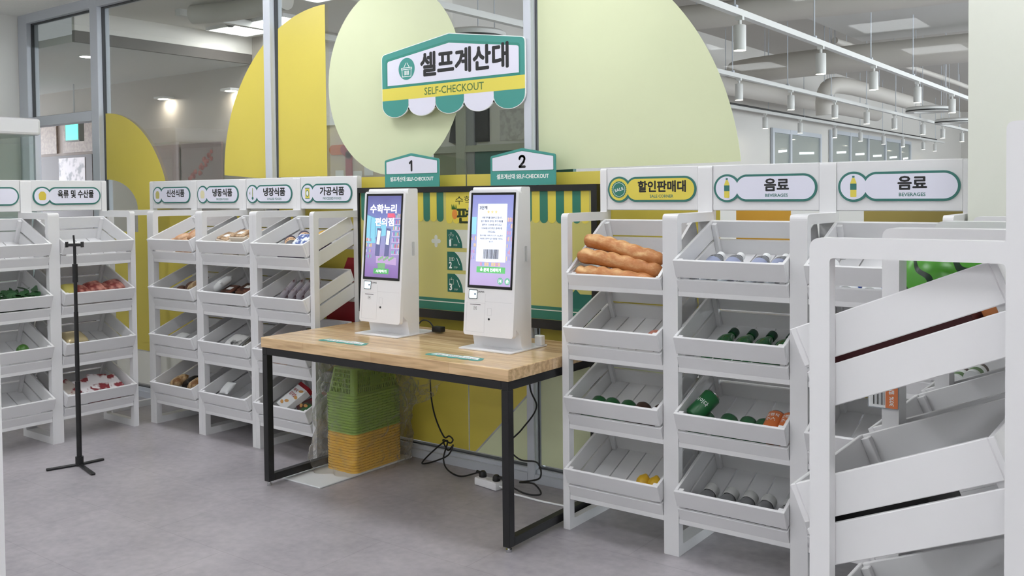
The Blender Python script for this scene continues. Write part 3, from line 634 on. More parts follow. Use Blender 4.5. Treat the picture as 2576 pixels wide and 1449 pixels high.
def pillow(L, Wd, th, M0=None):
    mb = MB(); n = 10; vs_ = {}
    for s in (1,-1):
        for i in range(n+1):
            for j in range(n+1):
                u, v = i/n*2-1, j/n*2-1
                if s == -1 and (i in (0,n) or j in (0,n)): vs_[s,i,j] = vs_[1,i,j]; continue
                h = s*th/2*(max(0,(1-u**4))*max(0,(1-v**4)))**.6
                vs_[s,i,j] = mb.bm.verts.new((u*L/2, v*Wd/2, h))
        for i in range(n):
            for j in range(n):
                f = [vs_[s,i,j],vs_[s,i+1,j],vs_[s,i+1,j+1],vs_[s,i,j+1]]
                mb.bm.faces.new(f if s == 1 else f[::-1])
    return mb.mesh('pouch', True, 80)
PCH = pillow(.13,.15,.024); PM = photo_mat('pouch_print','d8d4dc','6d3a44',16,.5,.62)
for i in range(4):
    tag(link('pouch', PCH, PM, None, CM('L',3,1,.15+.062*i,.10+.006*i,FZ+.072) @ Rx(.25) @ Ry(-1.0) @ Rz(0)), 'silver grey food pouch standing in the processed foods crate, %s from left'%ordinal(i),'food pouch','silver pouches')
def snackbox(label, M, face, words, group):
    t = put('snack_box', label, 'snack box', M, group)
    MB().box(-.065,.065,-.09,.09,-.02,.02,bev=.002).obj('box', face, t)
    MB().box(-.0655,.0655,.068,.0905,-.0205,.0206).obj('red_top', nm('a3232c'), t)
    I = T((0,0,0))
    for w,cx,cy,ww,h in words: text('lettering', w, cx, cy, ww, h, nm('9c1f2c'), t, I, .0206, .03)
    mb = MB()
    for cx,cy,a in ((.03,.045,.4),(.042,.0,-.3),(.0,-.045,.2),(-.03,-.065,-.4)):
        mb.flat([[(cx+.022*math.cos(q+a),cy+.010*math.sin(q+a*2)) for q in [2*PI*k/14 for k in range(14)]]],.0206,.0209)
    mb.obj('crisp_picture', nm('cf9a58'), t)
snackbox('white and red snack box leaning in the lowest processed foods crate', CM('L',3,3,.16,.12,FZ+.062) @ Rz(-.35) @ Rx(.25), PRW, [('바삭',-.025,.035,.05,.022),('감자칩',-.012,.005,.075,.024)], 'snack boxes')
snackbox('darker red and green snack box behind the white one', CM('L',3,3,.30,.13,FZ+.026) @ Rz(-.5) @ Rx(.03), photo_mat('dark_snack_print','4a2224','2f6a3a',14,.48,.6), [('감자칩',-.012,.005,.075,.024)], 'snack boxes')
carton('pink_pack','pale pink pack at the left end of the third processed foods crate','food pack',CM('L',3,2,.08,.10,FZ+.001),.12,.12,.09,nm('d9a48e'))
# chilled: trays and packs
FILMW = see_through('cling_film','f2f2f2',.08,1.4)
def tray(label, M, base, food, group, sx=.15, sy=.11):
    t = put('food_tray', label, 'food tray', M, group)
    MB().box(-sx/2,sx/2,-sy/2,sy/2,0,.03,bev=.008,seg=2).obj('tray',base,t,None,True); MB().box(-sx/2+.01,sx/2-.01,-sy/2+.01,sy/2-.01,.026,.040,bev=.006,seg=2).obj('food',food,t,None,True)
    MB().box(-.02,.025,-.02,.01,.0402,.0412).obj('price_label',PRW,t)
BRF = photo_mat('brown_food','8a6a4c','d0b494',22,.42,.6); DKF = photo_mat('dark_food','3a241c','7a4a3a',18,.42,.6); RDF = photo_mat('red_meat','7a2f2c','c98a7c',24,.42,.62)
PINK = nm('d8b9be'); BRT = mat('brown_tray','6a4836',.35); BKT = mat('black_tray','161312',.35); CLR = mat('pale_tray','c9beb0',.3)
for i,(x,y,z) in enumerate(((.12,.10,.05),(.24,.12,.062),(.35,.15,.052))):
    tray('clear tray of brown food in the top chilled foods crate, %s from left'%ordinal(i), CM('L',2,0,x,y,FZ+z) @ Rz(.2*i-.2), CLR, BRF, 'brown food trays')
    carton('tray_carton','plain carton under the brown food trays, %s from left'%ordinal(i),'food pack',CM('L',2,0,x,y,FZ+.001),.10,.09,z-.003,CLR,'cartons under the trays')
tray('brown tray with a pink label in the second chilled foods crate', CM('L',2,1,.30,.11,FZ+.045), BRT, DKF, 'dark trays'); carton('tray_carton','dark carton under the brown tray','food pack',CM('L',2,1,.30,.11,FZ+.001),.12,.10,.042,BRT)
tray('black tray with a white label in the second chilled foods crate', CM('L',2,1,.13,.10,FZ+.03), BKT, DKF, 'dark trays',.12,.1); carton('tray_carton','black carton under the black tray','food pack',CM('L',2,1,.13,.10,FZ+.001),.10,.08,.028,BKT)
tag(link('white_bag', pillow(.13,.10,.05), PRW, None, CM('L',2,1,.05,.11,FZ+.09) @ Ry(-.5)),'white crumpled bag at the left end of the second chilled foods crate','food pouch')
tag(link('white_pouch', pillow(.13,.11,.04), photo_mat('white_black_print','e4e4e2','3c3c3c',14,.55,.66), None, CM('L',2,2,.17,.10,FZ+.05) @ Rx(.1)),'white pouch with dark print in the third chilled foods crate','food pouch')
tag(link('grey_pouch', pillow(.13,.11,.04), photo_mat('grey_print','4c4a44','b9b5aa',18,.5,.62), None, CM('L',2,2,.33,.11,FZ+.05) @ Rx(.1)),'dark grey pouch beside the white pouch in the third chilled foods crate','food pouch')
tag(link('white_packet', pillow(.08,.09,.03), PRW, None, CM('L',2,3,.08,.10,FZ+.06) @ Rx(.3)),'small white packet at the left end of the lowest chilled foods crate','food pouch')
tag(link('pale_packet', pillow(.08,.09,.02), nm('c8c8c2'), None, CM('L',2,3,.28,.10,FZ+.015)),'small pale packet on the slats of the lowest chilled foods crate','food pouch')
# frozen foods: rolls, potatoes, noodles packs
ROLLM = MB().sph((0,0,0),(.055,.026,.024),u=20,v=12).mesh('bread_roll',True); RB = photo_mat('roll_crust','b98a66','dcbb9a',18,.4,.6)
for i,(x,y,z,r) in enumerate(((.12,.07,.05,.7),(.18,.09,.07,.9),(.25,.08,.055,.6),(.31,.10,.08,1.0),(.36,.08,.055,.8),(.28,.14,.085,.9))):
    tag(link('bread_roll', ROLLM, RB, None, CM('L',1,0,x,y,FZ+z) @ Rz(r)), 'tan bread roll in the top frozen foods crate, %s in the heap'%ordinal(i),'bread','bread rolls')
carton('bread_bag','clear brown bread bag under the rolls of the frozen foods stand','food pack',CM('L',1,0,.24,.10,FZ+.001),.26,.11,.035,RB)
POT = MB().sph((0,0,0),(.045,.036,.034),u=20,v=12).mesh('potato',True); PT = photo_mat('potato_skin','4a3028','8a6050',12,.4,.65)
for i,(x,y,z) in enumerate(((.17,.07,.036),(.25,.10,.055),(.33,.14,.09),(.36,.08,.036),(.27,.17,.05))):
    tag(link('sweet_potato', POT, PT, None, CM('L',1,1,x,y,FZ+z) @ Rz(i*1.1)), 'dark brown sweet potato in the second frozen foods crate, %s in the heap'%ordinal(i),'vegetable','sweet potatoes')
tag(link('sliced_food_pack', pillow(.14,.10,.05), photo_mat('pale_sliced_food','c4ab80','8a6a4a',26,.45,.6), None, CM('L',1,1,.35,.09,FZ+.085) @ Ry(-.2)),'pale sliced food pack on the sweet potatoes','food pack')
tag(link('white_packet', pillow(.09,.08,.03), PRW, None, CM('L',1,2,.14,.08,FZ+.035)),'white packet in the third crate of the frozen foods stand, left one','food pouch')
tag(link('white_packet', pillow(.09,.08,.02), PRW, None, CM('L',1,2,.27,.08,FZ+.022)),'white packet in the third crate of the frozen foods stand, right one','food pouch')
for i,(x,y,z,b) in enumerate(((.12,.08,.06,0),(.22,.10,.05,1),(.30,.09,.06,0),(.38,.10,.05,1))):
    tag(link('noodle_pack', pillow(.11,.10,.06), nm('1a1614') if b else photo_mat('noodle_print','d9bb8e','8a6038',20,.45,.6), None, CM('L',1,3,x,y,FZ+z) @ Ry(-.3)), ('black' if b else 'tan')+' noodle pack in the lowest frozen foods crate, '+('left one' if i<2 else 'right one'),'food pack','noodle packs')
# left wall row: meat, rice, boxes, greens
tag(link('yellow_green_pack', pillow(.10,.10,.05), nm('c4bb62'), None, CM('W',0,1,.10,.10,FZ+.06) @ Rx(.4)),'yellow pack at the left end of the crate behind the tripod','food pack')
for i,(x,y) in enumerate(((.18,.09),(.26,.10),(.33,.09),(.39,.10))):
    tag(link('meat_pack', pillow(.11,.13,.06), RDF, None, CM('W',0,1,x,y,FZ+.05+.012*(i%2)) @ Ry(.2*(-1)**i)), 'red meat pack in the second crate behind the tripod, %s from left'%ordinal(i),'meat pack','meat packs')
tag(link('rice_bag', pillow(.16,.14,.07), mat('gold_foil','c8b890',.25,metal=.3), None, CM('W',0,2,.13,.12,FZ+.05)),'shiny gold and white bag in the third crate behind the tripod','food pouch')
tag(link('white_packet', pillow(.10,.08,.02), PRW, None, CM('W',0,2,.23,.06,FZ+.03)),'flat white packet beside the shiny gold bag','food pouch')
tag(link('white_packet', pillow(.07,.03,.015), PRW, None, CM('W',0,0,.34,.10,FZ+.012)),'thin white packet in the top crate behind the tripod','food pouch')
for i,(x,y,z,a) in enumerate(((.09,.11,.055,.5),(.2,.10,.055,.2),(.28,.12,.06,-.3),(.36,.10,.05,.1))):
    M = CM('W',0,3,x,y,FZ+z) @ Rz(a) @ Rx(.15)
    tag(MB().box(-.06,.06,-.07,.07,-.018,.018,bev=.003).obj('frozen_box', photo_mat('red_white_print_%d'%(i%2),'ece8ea' if i else 'c8c0b8','8a2f38',11+i%2*5,.52,.6), None, M), 'red and white food box in the lowest crate behind the tripod, %s from left'%ordinal(i),'food pack','red and white boxes')
carton('red_carton','dark red carton seen through the slat gap of the lowest crate behind the tripod','food pack',CM('W',0,3,.30,.07,FZ+.001),.2,.1,.03,nm('7d2430'))
carton('box_carton','white carton under the left red and white boxes','food pack',CM('W',0,3,.12,.08,FZ+.001),.12,.11,.03,PRW)
def leafy(seed):
    rnd = random.Random(seed); mb = MB()
    for _ in range(46):
        a = rnd.random()*6.28; r = rnd.random()*.07; z = rnd.random()*.06; s = .014+.014*rnd.random()
        M = T((r*math.cos(a)*1.5, r*math.sin(a), z+.012)) @ Rz(rnd.random()*6) @ Rx(rnd.uniform(-.9,.9)) @ Ry(rnd.uniform(-.9,.9))
        mb.flat([[(s*math.cos(q)*1.5, s*.7*math.sin(q)*(1+.2*math.sin(5*q))) for q in [2*PI*k/12 for k in range(12)]]],-.0008,.0008,M)
    return mb.mesh('leafy_greens')
for i,x in enumerate((.19,.34)):
    tag(link('leafy_greens', leafy(i+3), mat('leaf_green','2f5a33',.5), None, CM('W',1,1,x,.09,FZ+.014)), 'bunch of dark leafy greens in the far left crate, '+('left bunch' if i==0 else 'right bunch'),'vegetable','leafy greens')
carton('greens_tray','shallow tray under the leafy greens','food tray',CM('W',1,1,.265,.09,FZ+.001),.3,.14,.02,nm('2b3a2c'))
tag(MB().sph((0,0,0),(.035,.035,.04)).obj('green_pepper', mat('pepper_green','3c6b22',.3), None, CM('W',1,2,.33,.08,FZ+.04), True),'single green pepper in the third far left crate','vegetable')

# ------------------------------------------------------------------ table
TX0, TX1, TY0, TY1 = -3.785, -2.232, 2.955, 3.675
t = thing('checkout_table','wooden topped table with black steel frame holding the two kiosks','table',T(((TX0+TX1)/2,(TY0+TY1)/2,0)))
hx, hy = (TX1-TX0)/2, (TY1-TY0)/2
MB().box(-hx,hx,-hy,hy,.70,.75,bev=.003,seg=2).obj('table_top', WOOD, t)
mb = MB(); q = .036; e = .004
for sy in (-1,1): mb.box(-hx+e+q,hx-e-q,sy*(hy-e)-(q if sy>0 else 0),sy*(hy-e)+(0 if sy>0 else q),.70-q,.6995,bev=.002)
for sx in (-1,1): mb.box(sx*(hx-e)-(q if sx>0 else 0),sx*(hx-e)+(0 if sx>0 else q),-hy+e,hy-e,.70-q,.6995,bev=.002)
mb.obj('top_frame', BLACK, t)
for sx in (-1,1):
    x0 = sx*(hx-e)-(q if sx>0 else 0)
    mb = MB().box(x0,x0+q,-hy+e+q,hy-e-q,.022,.022+q,bev=.002); mb.obj('bottom_rail', BLACK, t)
    for sy in (-1,1):
        y0 = sy*(hy-e)-(q if sy>0 else 0)
        lg = MB().box(x0,x0+q,y0,y0+q,.022,.70-q,bev=.002).obj('leg', BLACK, t)
        MB().cyl((x0+q/2,y0+q/2,.0),(x0+q/2,y0+q/2,.012),.013).cyl((x0+q/2,y0+q/2,.012),(x0+q/2,y0+q/2,.0225),.006).obj('levelling_foot', CHROME, lg, None, True)
# printed stickers on the table
def sticker(x, y, label):
    t = thing('table_sticker', label, 'sticker', T((x,y,.7503)), 'stickers on the wooden table')
    I = T((0,0,0)); pts = [(-.155,.0),(-.135,.038),(.02,.038)]+[(.045+.03*math.cos(a),.038+.012*math.sin(a)) for a in (2.6,1.57,.5)]+[(.135,.038),(.155,.0)]
    for k in range(5): pts += [(.155-.062*k-.031+.031*math.cos(-a), -.0+.02*math.sin(-a)-.012) for a in (.2,.8,1.57,2.3,2.9)]
    MB().flat([pts],0,.0006,I).obj('teal_border',TEAL,t)
    MB().flat([[(-.132,-.003),(-.118,.030),(.025,.030)]+[(.045+.022*math.cos(a),.030+.012*math.sin(a)) for a in (2.6,1.57,.5)]+[(.118,.030),(.132,-.003)]],.0006,.0009,I).obj('white_field',PRW,t)
    text('lettering','체험 후 제자리에 놓아주세요',0,.012,.225,.019,INK,t,I,.0009,.02)
sticker(-3.315,3.072,'teal and white sticker on the table in front of kiosk one'); sticker(-2.605,3.062,'teal and white sticker on the table in front of kiosk two')

# ------------------------------------------------------------------ kiosks
BEZ = mat('black_glass_bezel','08080a',.12)
def em(c, s=1.0): return mat('lit_'+c+'_%g'%s, c, .4, emit=s*2**-EXPO)
def kiosk(x, y, label, screen):
    t = thing('checkout_kiosk', label, 'kiosk', T((x,y,.75)), 'self-checkout kiosks')
    hw = .142
    MB().flat([rrect(-.152,.152,-.03,.26,.012)],.0012,.006).obj('base_plate', PLAST, t); MB().flat([rrect(-.148,.148,-.026,.256,.010)],0,.0014).obj('base_pad', RUB, t)
    # body: side profile with a tilted front, extruded across
    FM = Matrix(((0,0,1,0),(1,0,0,0),(0,1,0,0),(0,0,0,1)))
    prof = rpoly([(.075,.006),(.148,.006),(.148,.738),(.078,.738),(.03,.10),(.06,.075)],[0,0,.01,.012,.012,.02])
    mb = MB().flat([prof],-hw+.004,hw-.004,FM); body = mb.obj('body', PLAST, t); bv = body.modifiers.new('bevel','BEVEL'); bv.width = .006; bv.segments = 2; bv.limit_method = 'ANGLE'
    # front shell plane, leaning back
    a = math.atan2(.056,.66); FP = T((0,.0,.064)) @ Rx(-a) @ front(0,0,0)      # origin at bottom centre of front face, u across, v up, w out
    MB().flat([rrect(-hw,hw,0,.662,.014)],-.022,.0,FP).obj('front_shell', PLAST, t)
    LN = mat('shadow_gap','b4b4b8',.6); mb = MB()
    for u0,u1,v0,v1 in ((-.128,-.022,.148,.1486),(-.022,-.0214,.016,.19),(-.022,.130,.1560,.1566),(-.128,-.1274,.016,.148),(-.128,-.022,.016,.0166),(-.007,.017,.126,.1266),(-.007,.017,.094,.0946),(-.007,-.0064,.094,.126),(.0164,.017,.094,.126)): mb.flat([[(u0,v0),(u1,v0),(u1,v1),(u0,v1)]],0,.0003,FP)
    mb.obj('panel_seams', LN, t)
    d = MB().flat([rrect(-.128,.128,.215,.651,.002)],0,.0012,FP).obj('screen', BEZ, t)
    U0,U1,V0,V1 = -.117,.117,.228,.640
    screen(d, FP, U0,U1,V0,V1)
    sc = MB().flat([rrect(-.118,-.068,.165,.207,.003)],0,.0012,FP).obj('code_scanner', BEZ, t)
    MB().flat([rrect(-.115,-.071,.168,.204,.003)],.0012,.0016,FP).obj('scanner_window', em('d8f4ff',1.1), sc); MB().flat([arc(-.081,.187,.0045,0,360,16)[:-1]],.0016,.002,FP).obj('lens', mat('lens_blue','203058',.2), sc)
    MB().flat([rrect(-.108,-.048,.1385,.1410,.001)],0,.0006,FP).obj('receipt_slot', INK, t)
    MB().flat([rrect(-.086,-.070,.115,.131,.001),rrect(-.0852,-.0708,.1158,.1302,.001)],0,.0005,FP).flat([[(-.081,.126),(-.075,.126),(-.078,.119)]],0,.0005,FP).obj('receipt_mark', INK, t)
    text('maker_lettering','SAM4S',-.047,.199,.036,.0085,INK,t,FP,.0003,.02)
    MB().flat([arc(.004,.078,.0052,0,360,16)[:-1]],0,.002,FP).obj('key_lock', mat('lock_metal','3a3a3e',.3,metal=.6), t)
    MB().box(hw-.0048,hw-.0030,.10,.118,.40,.47,bev=.003).obj('side_vent', mat('vent_grey','c2c4c6',.5), t)
    return t
def quad(mb, u0,u1,v0,v1,w,FP,dw=.0002): mb.flat([[(u0,v0),(u1,v0),(u1,v1),(u0,v1)]],w,w+dw,FP)
def screen_one(d, FP, U0,U1,V0,V1):
    w = .0012
    pic = MB().flat([[(U0,V0),(U1,V0),(U1,V1),(U0,V1)]],w,w+.0003,FP).obj('screen_picture', ramp_screen('screen_scene_one',[(0,'5d4878'),(.22,'7e649c'),(.42,'8d82ae'),(.62,'7d8cb4'),(.8,'6870a6'),(1,'545488')],1.5*2**-EXPO,.25,.72), d)
    w += .0004; mb = MB(); mb.flat([[(U0,.50),(-.05,.485),(-.05,.40),(U0,.40)]],w,w+.0002,FP); mb.flat([[(U0,.545),(.02,.505),(.02,.44),(U0,.42)]],w,w+.0001,FP); mb.obj('window_picture', em('78b4c8',.75), d)
    mb = MB()
    for u in (-.09,-.055,-.02): quad(mb,u,u+.003,.42,.535-.2*(u+.117),w+.0003,FP)
    mb.flat([[(U0,.549),(.03,.507),(.03,.502),(U0,.543)]],w+.0003,w+.0004,FP); mb.obj('window_bars_picture', em('5f7aa0',.7), d)
    for k in range(7):
        mb = MB(); v = .345+.030*k; quad(mb,.062,U1,v,v+.004,w+.0002,FP); mb.obj('shelf_picture', em('b7a4c4',.7), d)
    rnd = random.Random(3); cols = ['b0587a','7a96c0','c8a878','8a6aa8','6fa6a4','c4b0c8']
    bins = {c:MB() for c in cols}
    for k in range(7):
        for i in range(8):
            u = .064+i*.0066; h = .012+.010*rnd.random(); quad(bins[rnd.choice(cols)],u,u+.0052,.3495+.030*k,.3495+.030*k+h,w+.0003,FP)
    for k in range(4):
        for i in range(6):
            u = U0+.001+i*.007; h = .012+.008*rnd.random(); quad(bins[rnd.choice(cols)],u,u+.0055,.325+.028*k,.325+.028*k+h,w+.0003,FP)
    for c in cols: bins[c].obj('goods_picture', em(c,.7), d)
    for u in (-.03,.035):
        MB().flat([[(u-.020,.335),(u+.012,.335),(u+.020,.474),(u-.011,.478)]],w+.0005,w+.0006,FP).obj('kiosk_picture', em('585a80',.8), d)
        MB().flat([[(u-.012,.395),(u+.009,.393),(u+.015,.462),(u-.006,.466)]],w+.0006,w+.0007,FP).obj('kiosk_screen_picture', em('d8e4f0',.85), d)
    MB().flat([[(-.04,.300),(.10,.292),(.10,.330),(-.04,.338)]],w+.0004,w+.0005,FP).obj('counter_picture', em('a890b8',.75), d)
    mb = MB()
    for i in range(9): mb.flat([arc(-.02+i*.012,.318+.006*(i%3),.007,0,360,10)[:-1]],w+.0006,w+.0007+i*1e-6,FP)
    mb.obj('fruit_picture', em('7aa07a',.7), d)
    MB().flat([rpoly([(-.022,.265),(.022,.265),(.028,.300),(-.028,.300)],.004)],w+.0008,w+.0009,FP).obj('basket_picture', em('6f9a72',.75), d)
    quad(m2 := MB(),.028,.076,.530,.552,w+.0008,FP); m2.obj('red_block_picture', em('c85a70',.8), d)
    for s,m,dw,dx in (('수학누리',em('7478a8',.6),.0010,.002),('수학누리',em('f4f6ff',1.0),.0012,0)):
        text('title_lettering',s,-.004+dx,.575-dx,.186,.046,m,d,FP,w+dw,.03)
    for s,m,dw,dx in (('편의점',em('7478a8',.6),.0010,.002),('편의점',em('f4f6ff',1.0),.0012,0)):
        text('title_lettering',s,.008+dx,.508-dx,.132,.042,m,d,FP,w+dw,.03)
    MB().flat([rrect(-.054,.052,.246,.273,.003)],w+.001,w+.0012,FP).obj('start_button', em('4f9a5c',.8), d)
    text('button_lettering','시작하기',0,.2595,.074,.016,em('f4f6ff',1.0),d,FP,w+.0013,.03)
def screen_two(d, FP, U0,U1,V0,V1):
    w = .0012
    MB().flat([[(U0,V0),(U1,V0),(U1,V1),(U0,V1)]],w,w+.0003,FP).obj('screen_picture', ramp_screen('screen_scene_two',[(0,'a08cb4'),(.25,'ab9cc4'),(.5,'9c9ec6'),(.75,'8c92c2'),(1,'7c80b8')],1.5*2**-EXPO,.25,.72), d)
    w += .0004; rnd = random.Random(5); cols = ['b88aa0','8a9ac8','c8b090','a08abc']; bins = {c:MB() for c in cols}
    for k in range(7):
        for i in range(4):
            u = .088+i*.0072; quad(bins[rnd.choice(cols)],u,u+.0058,.345+.029*k,.345+.029*k+.012+.009*rnd.random(),w,FP)
            u = U0+.001+i*.0072; 
            if k < 4: quad(bins[rnd.choice(cols)],u,u+.0058,.345+.029*k,.345+.029*k+.012+.009*rnd.random(),w,FP)
    for i in range(9): quad(bins[rnd.choice(cols)],-.06+i*.013,-.049+i*.013,.318,.333,w,FP)
    for c in cols: bins[c].obj('goods_picture', em(c,.75), d)
    mb = MB(); quad(mb,U0,-.09,.46,.54,w,FP); mb.obj('window_picture', em('86bcd0',.8), d)
    c = MB().flat([rrect(-.084,.084,.336,.600,.002)],w+.0004,w+.0006,FP).obj('receipt_card_picture', em('d2d9ea',.92), d); W_ = w+.0006
    dk = em('2a2a34',.35)
    text('card_lettering','3단계',-.052,.582,.044,.017,dk,d,FP,W_+.0002,.03)
    MB().flat([rrect(-.074,.074,.412,.562,.002),rrect(-.0733,.0733,.4127,.5613,.002)],W_,W_+.0002,FP).obj('card_frame_picture', em('b4a890',.7), d)
    mb = MB()
    for i in range(3):
        cx = -.022+.022*i; mb.flat([[(cx+(.010 if j%2==0 else .0045)*math.sin(PI*j/5), .563+(.010 if j%2==0 else .0045)*math.cos(PI*j/5)) for j in range(10)]],W_+.0003,W_+.0005,FP)
    mb.obj('star_picture', em('d8ba84',.85), d)
    for i,(s,ww) in enumerate((('식빵 피자를 만들려고 합니다.',.118),('필수 재료와 원하는 추가 재료를',.126),('골라서 13,000원 보다크고',.112),('15,000원 보다적은 금액만큼',.120),('가져오세요.',.046))):
        text('card_lettering',s,0,.537-.0163*i,ww,.0098,dk,d,FP,W_+.0002,.02)
    for i,(s,ww) in enumerate((('필수 재료: 식빵 2개, 치즈 100g 필수',.130),('재료를 포함하여 같은 종류를 가져와도',.130),('됩니다.',.024))):
        text('card_lettering',s,0,.455-.0135*i,ww,.0082,dk,d,FP,W_+.0002,.015)
    mb = MB(); u = -.042; rnd = random.Random(11)
    while u < .042:
        b = rnd.choice((.0012,.0022,.0034)); quad(mb,u,u+b,.350,.393,W_+.0001,FP); u += b+rnd.choice((.0012,.0018,.0026))
    mb.obj('barcode_picture', dk, d)
    MB().flat([rrect(-.078,.086,.286,.314,.002)],w+.0006,w+.0008,FP).obj('print_button', em('5aa868',.85), d)
    text('button_lettering','문제 인쇄하기',.012,.300,.098,.017,em('f4f6ff',1.0),d,FP,w+.001,.03)
    mb = MB(); mb.flat([rrect(-.056,-.044,.294,.303,.002)],w+.001,w+.0011,FP); mb.flat([rrect(-.053,-.047,.303,.309,.001)],w+.001,w+.0011,FP); mb.obj('printer_picture', em('f4f6ff',1.0), d)
    for cx,nm_ in ((.060,'back_button'),(.100,'home_button')):
        MB().flat([arc(cx,.252,.0155,0,360,28)[:-1]],w+.0006,w+.0008,FP).obj(nm_, em('66a088',.8), d)
    wt = em('dff0e6',.95)
    MB().flat([[(.0665,.2605),(.0665,.2435),(.0565,.252)]],w+.001,w+.0012,FP).flat([[(.0525,.2435),(.0550,.2435),(.0550,.2605),(.0525,.2605)]],w+.001,w+.0012,FP).obj('back_arrow_picture', wt, d)
    MB().flat([[(.0905,.252),(.0935,.252),(.0935,.243),(.0978,.243),(.0978,.2495),(.1022,.2495),(.1022,.243),(.1065,.243),(.1065,.252),(.1095,.252),(.100,.2615)]],w+.001,w+.0012,FP).obj('house_picture', wt, d)
k1 = kiosk(-3.320,3.322,'white self-checkout kiosk one with purple store screen, left on the table',screen_one)
k2 = kiosk(-2.583,3.268,'white self-checkout kiosk two showing a receipt card and barcode, right on the table',screen_two)
t = thing('power_adapter','black power adapter behind kiosk one','adapter',T((-3.12,3.545,.7565))); MB().box(-.03,.03,-.02,.02,0,.028,bev=.005,seg=2).obj('case',RUB,t,None,True); MB().tube([(-.028,0,.015),(-.055,-.01,.05),(-.085,-.03,.055),(-.095,-.06,.02)],.0035).obj('cord',RUB,t,None,True)
t = thing('white_adapter','small white adapter block behind kiosk two','adapter',T((-2.455,3.495,.7565))); MB().box(-.02,.02,-.015,.015,0,.045,bev=.003).obj('case',PLAST,t)

# ------------------------------------------------------------------ framed board behind the kiosks
BX0,BX1,BZ0,BZ1 = -3.885,-2.272,.795,1.498
t = thing('guide_board','wide black framed board with green and yellow awning print behind the kiosks','board',T(((BX0+BX1)/2,3.72,0)))
cx0 = (BX0+BX1)/2; F0 = front(0,0,0); X_ = lambda x: x-cx0
tx = BX0-cx0
MB().flat([[(tx,BZ0),(-tx,BZ0),(-tx,BZ1),(tx,BZ1)],[(tx+.032,BZ0+.045),(-tx-.032,BZ0+.045),(-tx-.032,BZ1-.03),(tx+.032,BZ1-.03)]],-.035,.012,F0).obj('frame', BLACK, t)
MB().flat([[(tx+.03,BZ0+.043),(-tx-.03,BZ0+.043),(-tx-.03,BZ1-.028),(tx+.03,BZ1-.028)]],-.03,.0,F0).obj('print_ground', mat('board_olive','c3bd74',.25), t)
for side in (0,1):
    x = X_(-3.845) if side == 0 else X_(-2.70); k = 0
    x1 = X_(-3.215) if side == 0 else X_(-2.31)
    while x+.046 < x1+.02:
        m = TEALD if k%2 == 0 else YEL
        MB().flat([[(x,BZ1-.029)]+arc(x+.0235,1.335 if k%2==0 else 1.335,.0235,180,360,12)+[(x+.047,BZ1-.029)]],.0003,.001+(.0002 if k%2==0 else 0),F0).obj('awning_stripe', m, t); x += .0475; k += 1
mb = MB(); yx0, yx1 = X_(-3.21), X_(-2.70); pts = [(yx0,BZ1-.029),(yx0,1.325)]
nsc = 11; dx = (yx1-yx0)/nsc
for i in range(nsc): pts += arc(yx0+dx*(i+.5),1.325,dx/2,180,360,6)
pts += [(yx1,1.325),(yx1,BZ1-.029)]
mb.flat([pts],.0003,.0009,F0).obj('awning_valance', YEL, t)
dg = mat('logo_dark_green','23351c',.5)
text('logo_lettering','수학누리',X_(-3.03),1.425,.23,.045,dg,t,F0,.0012,.0); 
text('logo_lettering','편의점',X_(-2.975),1.345,.33,.085,dg,t,F0,.0012,.03)
mb = MB()
for a in (-.5,-.2,.1,.4): mb.flat([[(X_(-3.150)-.006+.03*math.sin(a),1.377),(X_(-3.150)+.045*math.sin(a),1.406),(X_(-3.150)+.006+.02*math.sin(a),1.377)]],.0014,.0016,F0)
mb.obj('pineapple_leaf_picture',nm('3a6a2c'),t); MB().flat([arc(X_(-3.150),1.352,.018,0,360,20,ry=.026)[:-1]],.0015,.0018,F0).obj('pineapple_picture',nm('d98a3a'),t)
MB().flat([arc(X_(-3.03),1.362,.026,0,360,24)[:-1]],.0015,.0018,F0).obj('tomato_slice_picture',nm('a8402e'),t); MB().flat([arc(X_(-3.03),1.362,.012,0,360,8)[:-1]],.0018,.002,F0).obj('slice_core_picture',nm('d8b070'),t)
LG = mat('pale_grey_print','cfd3cb',.4)
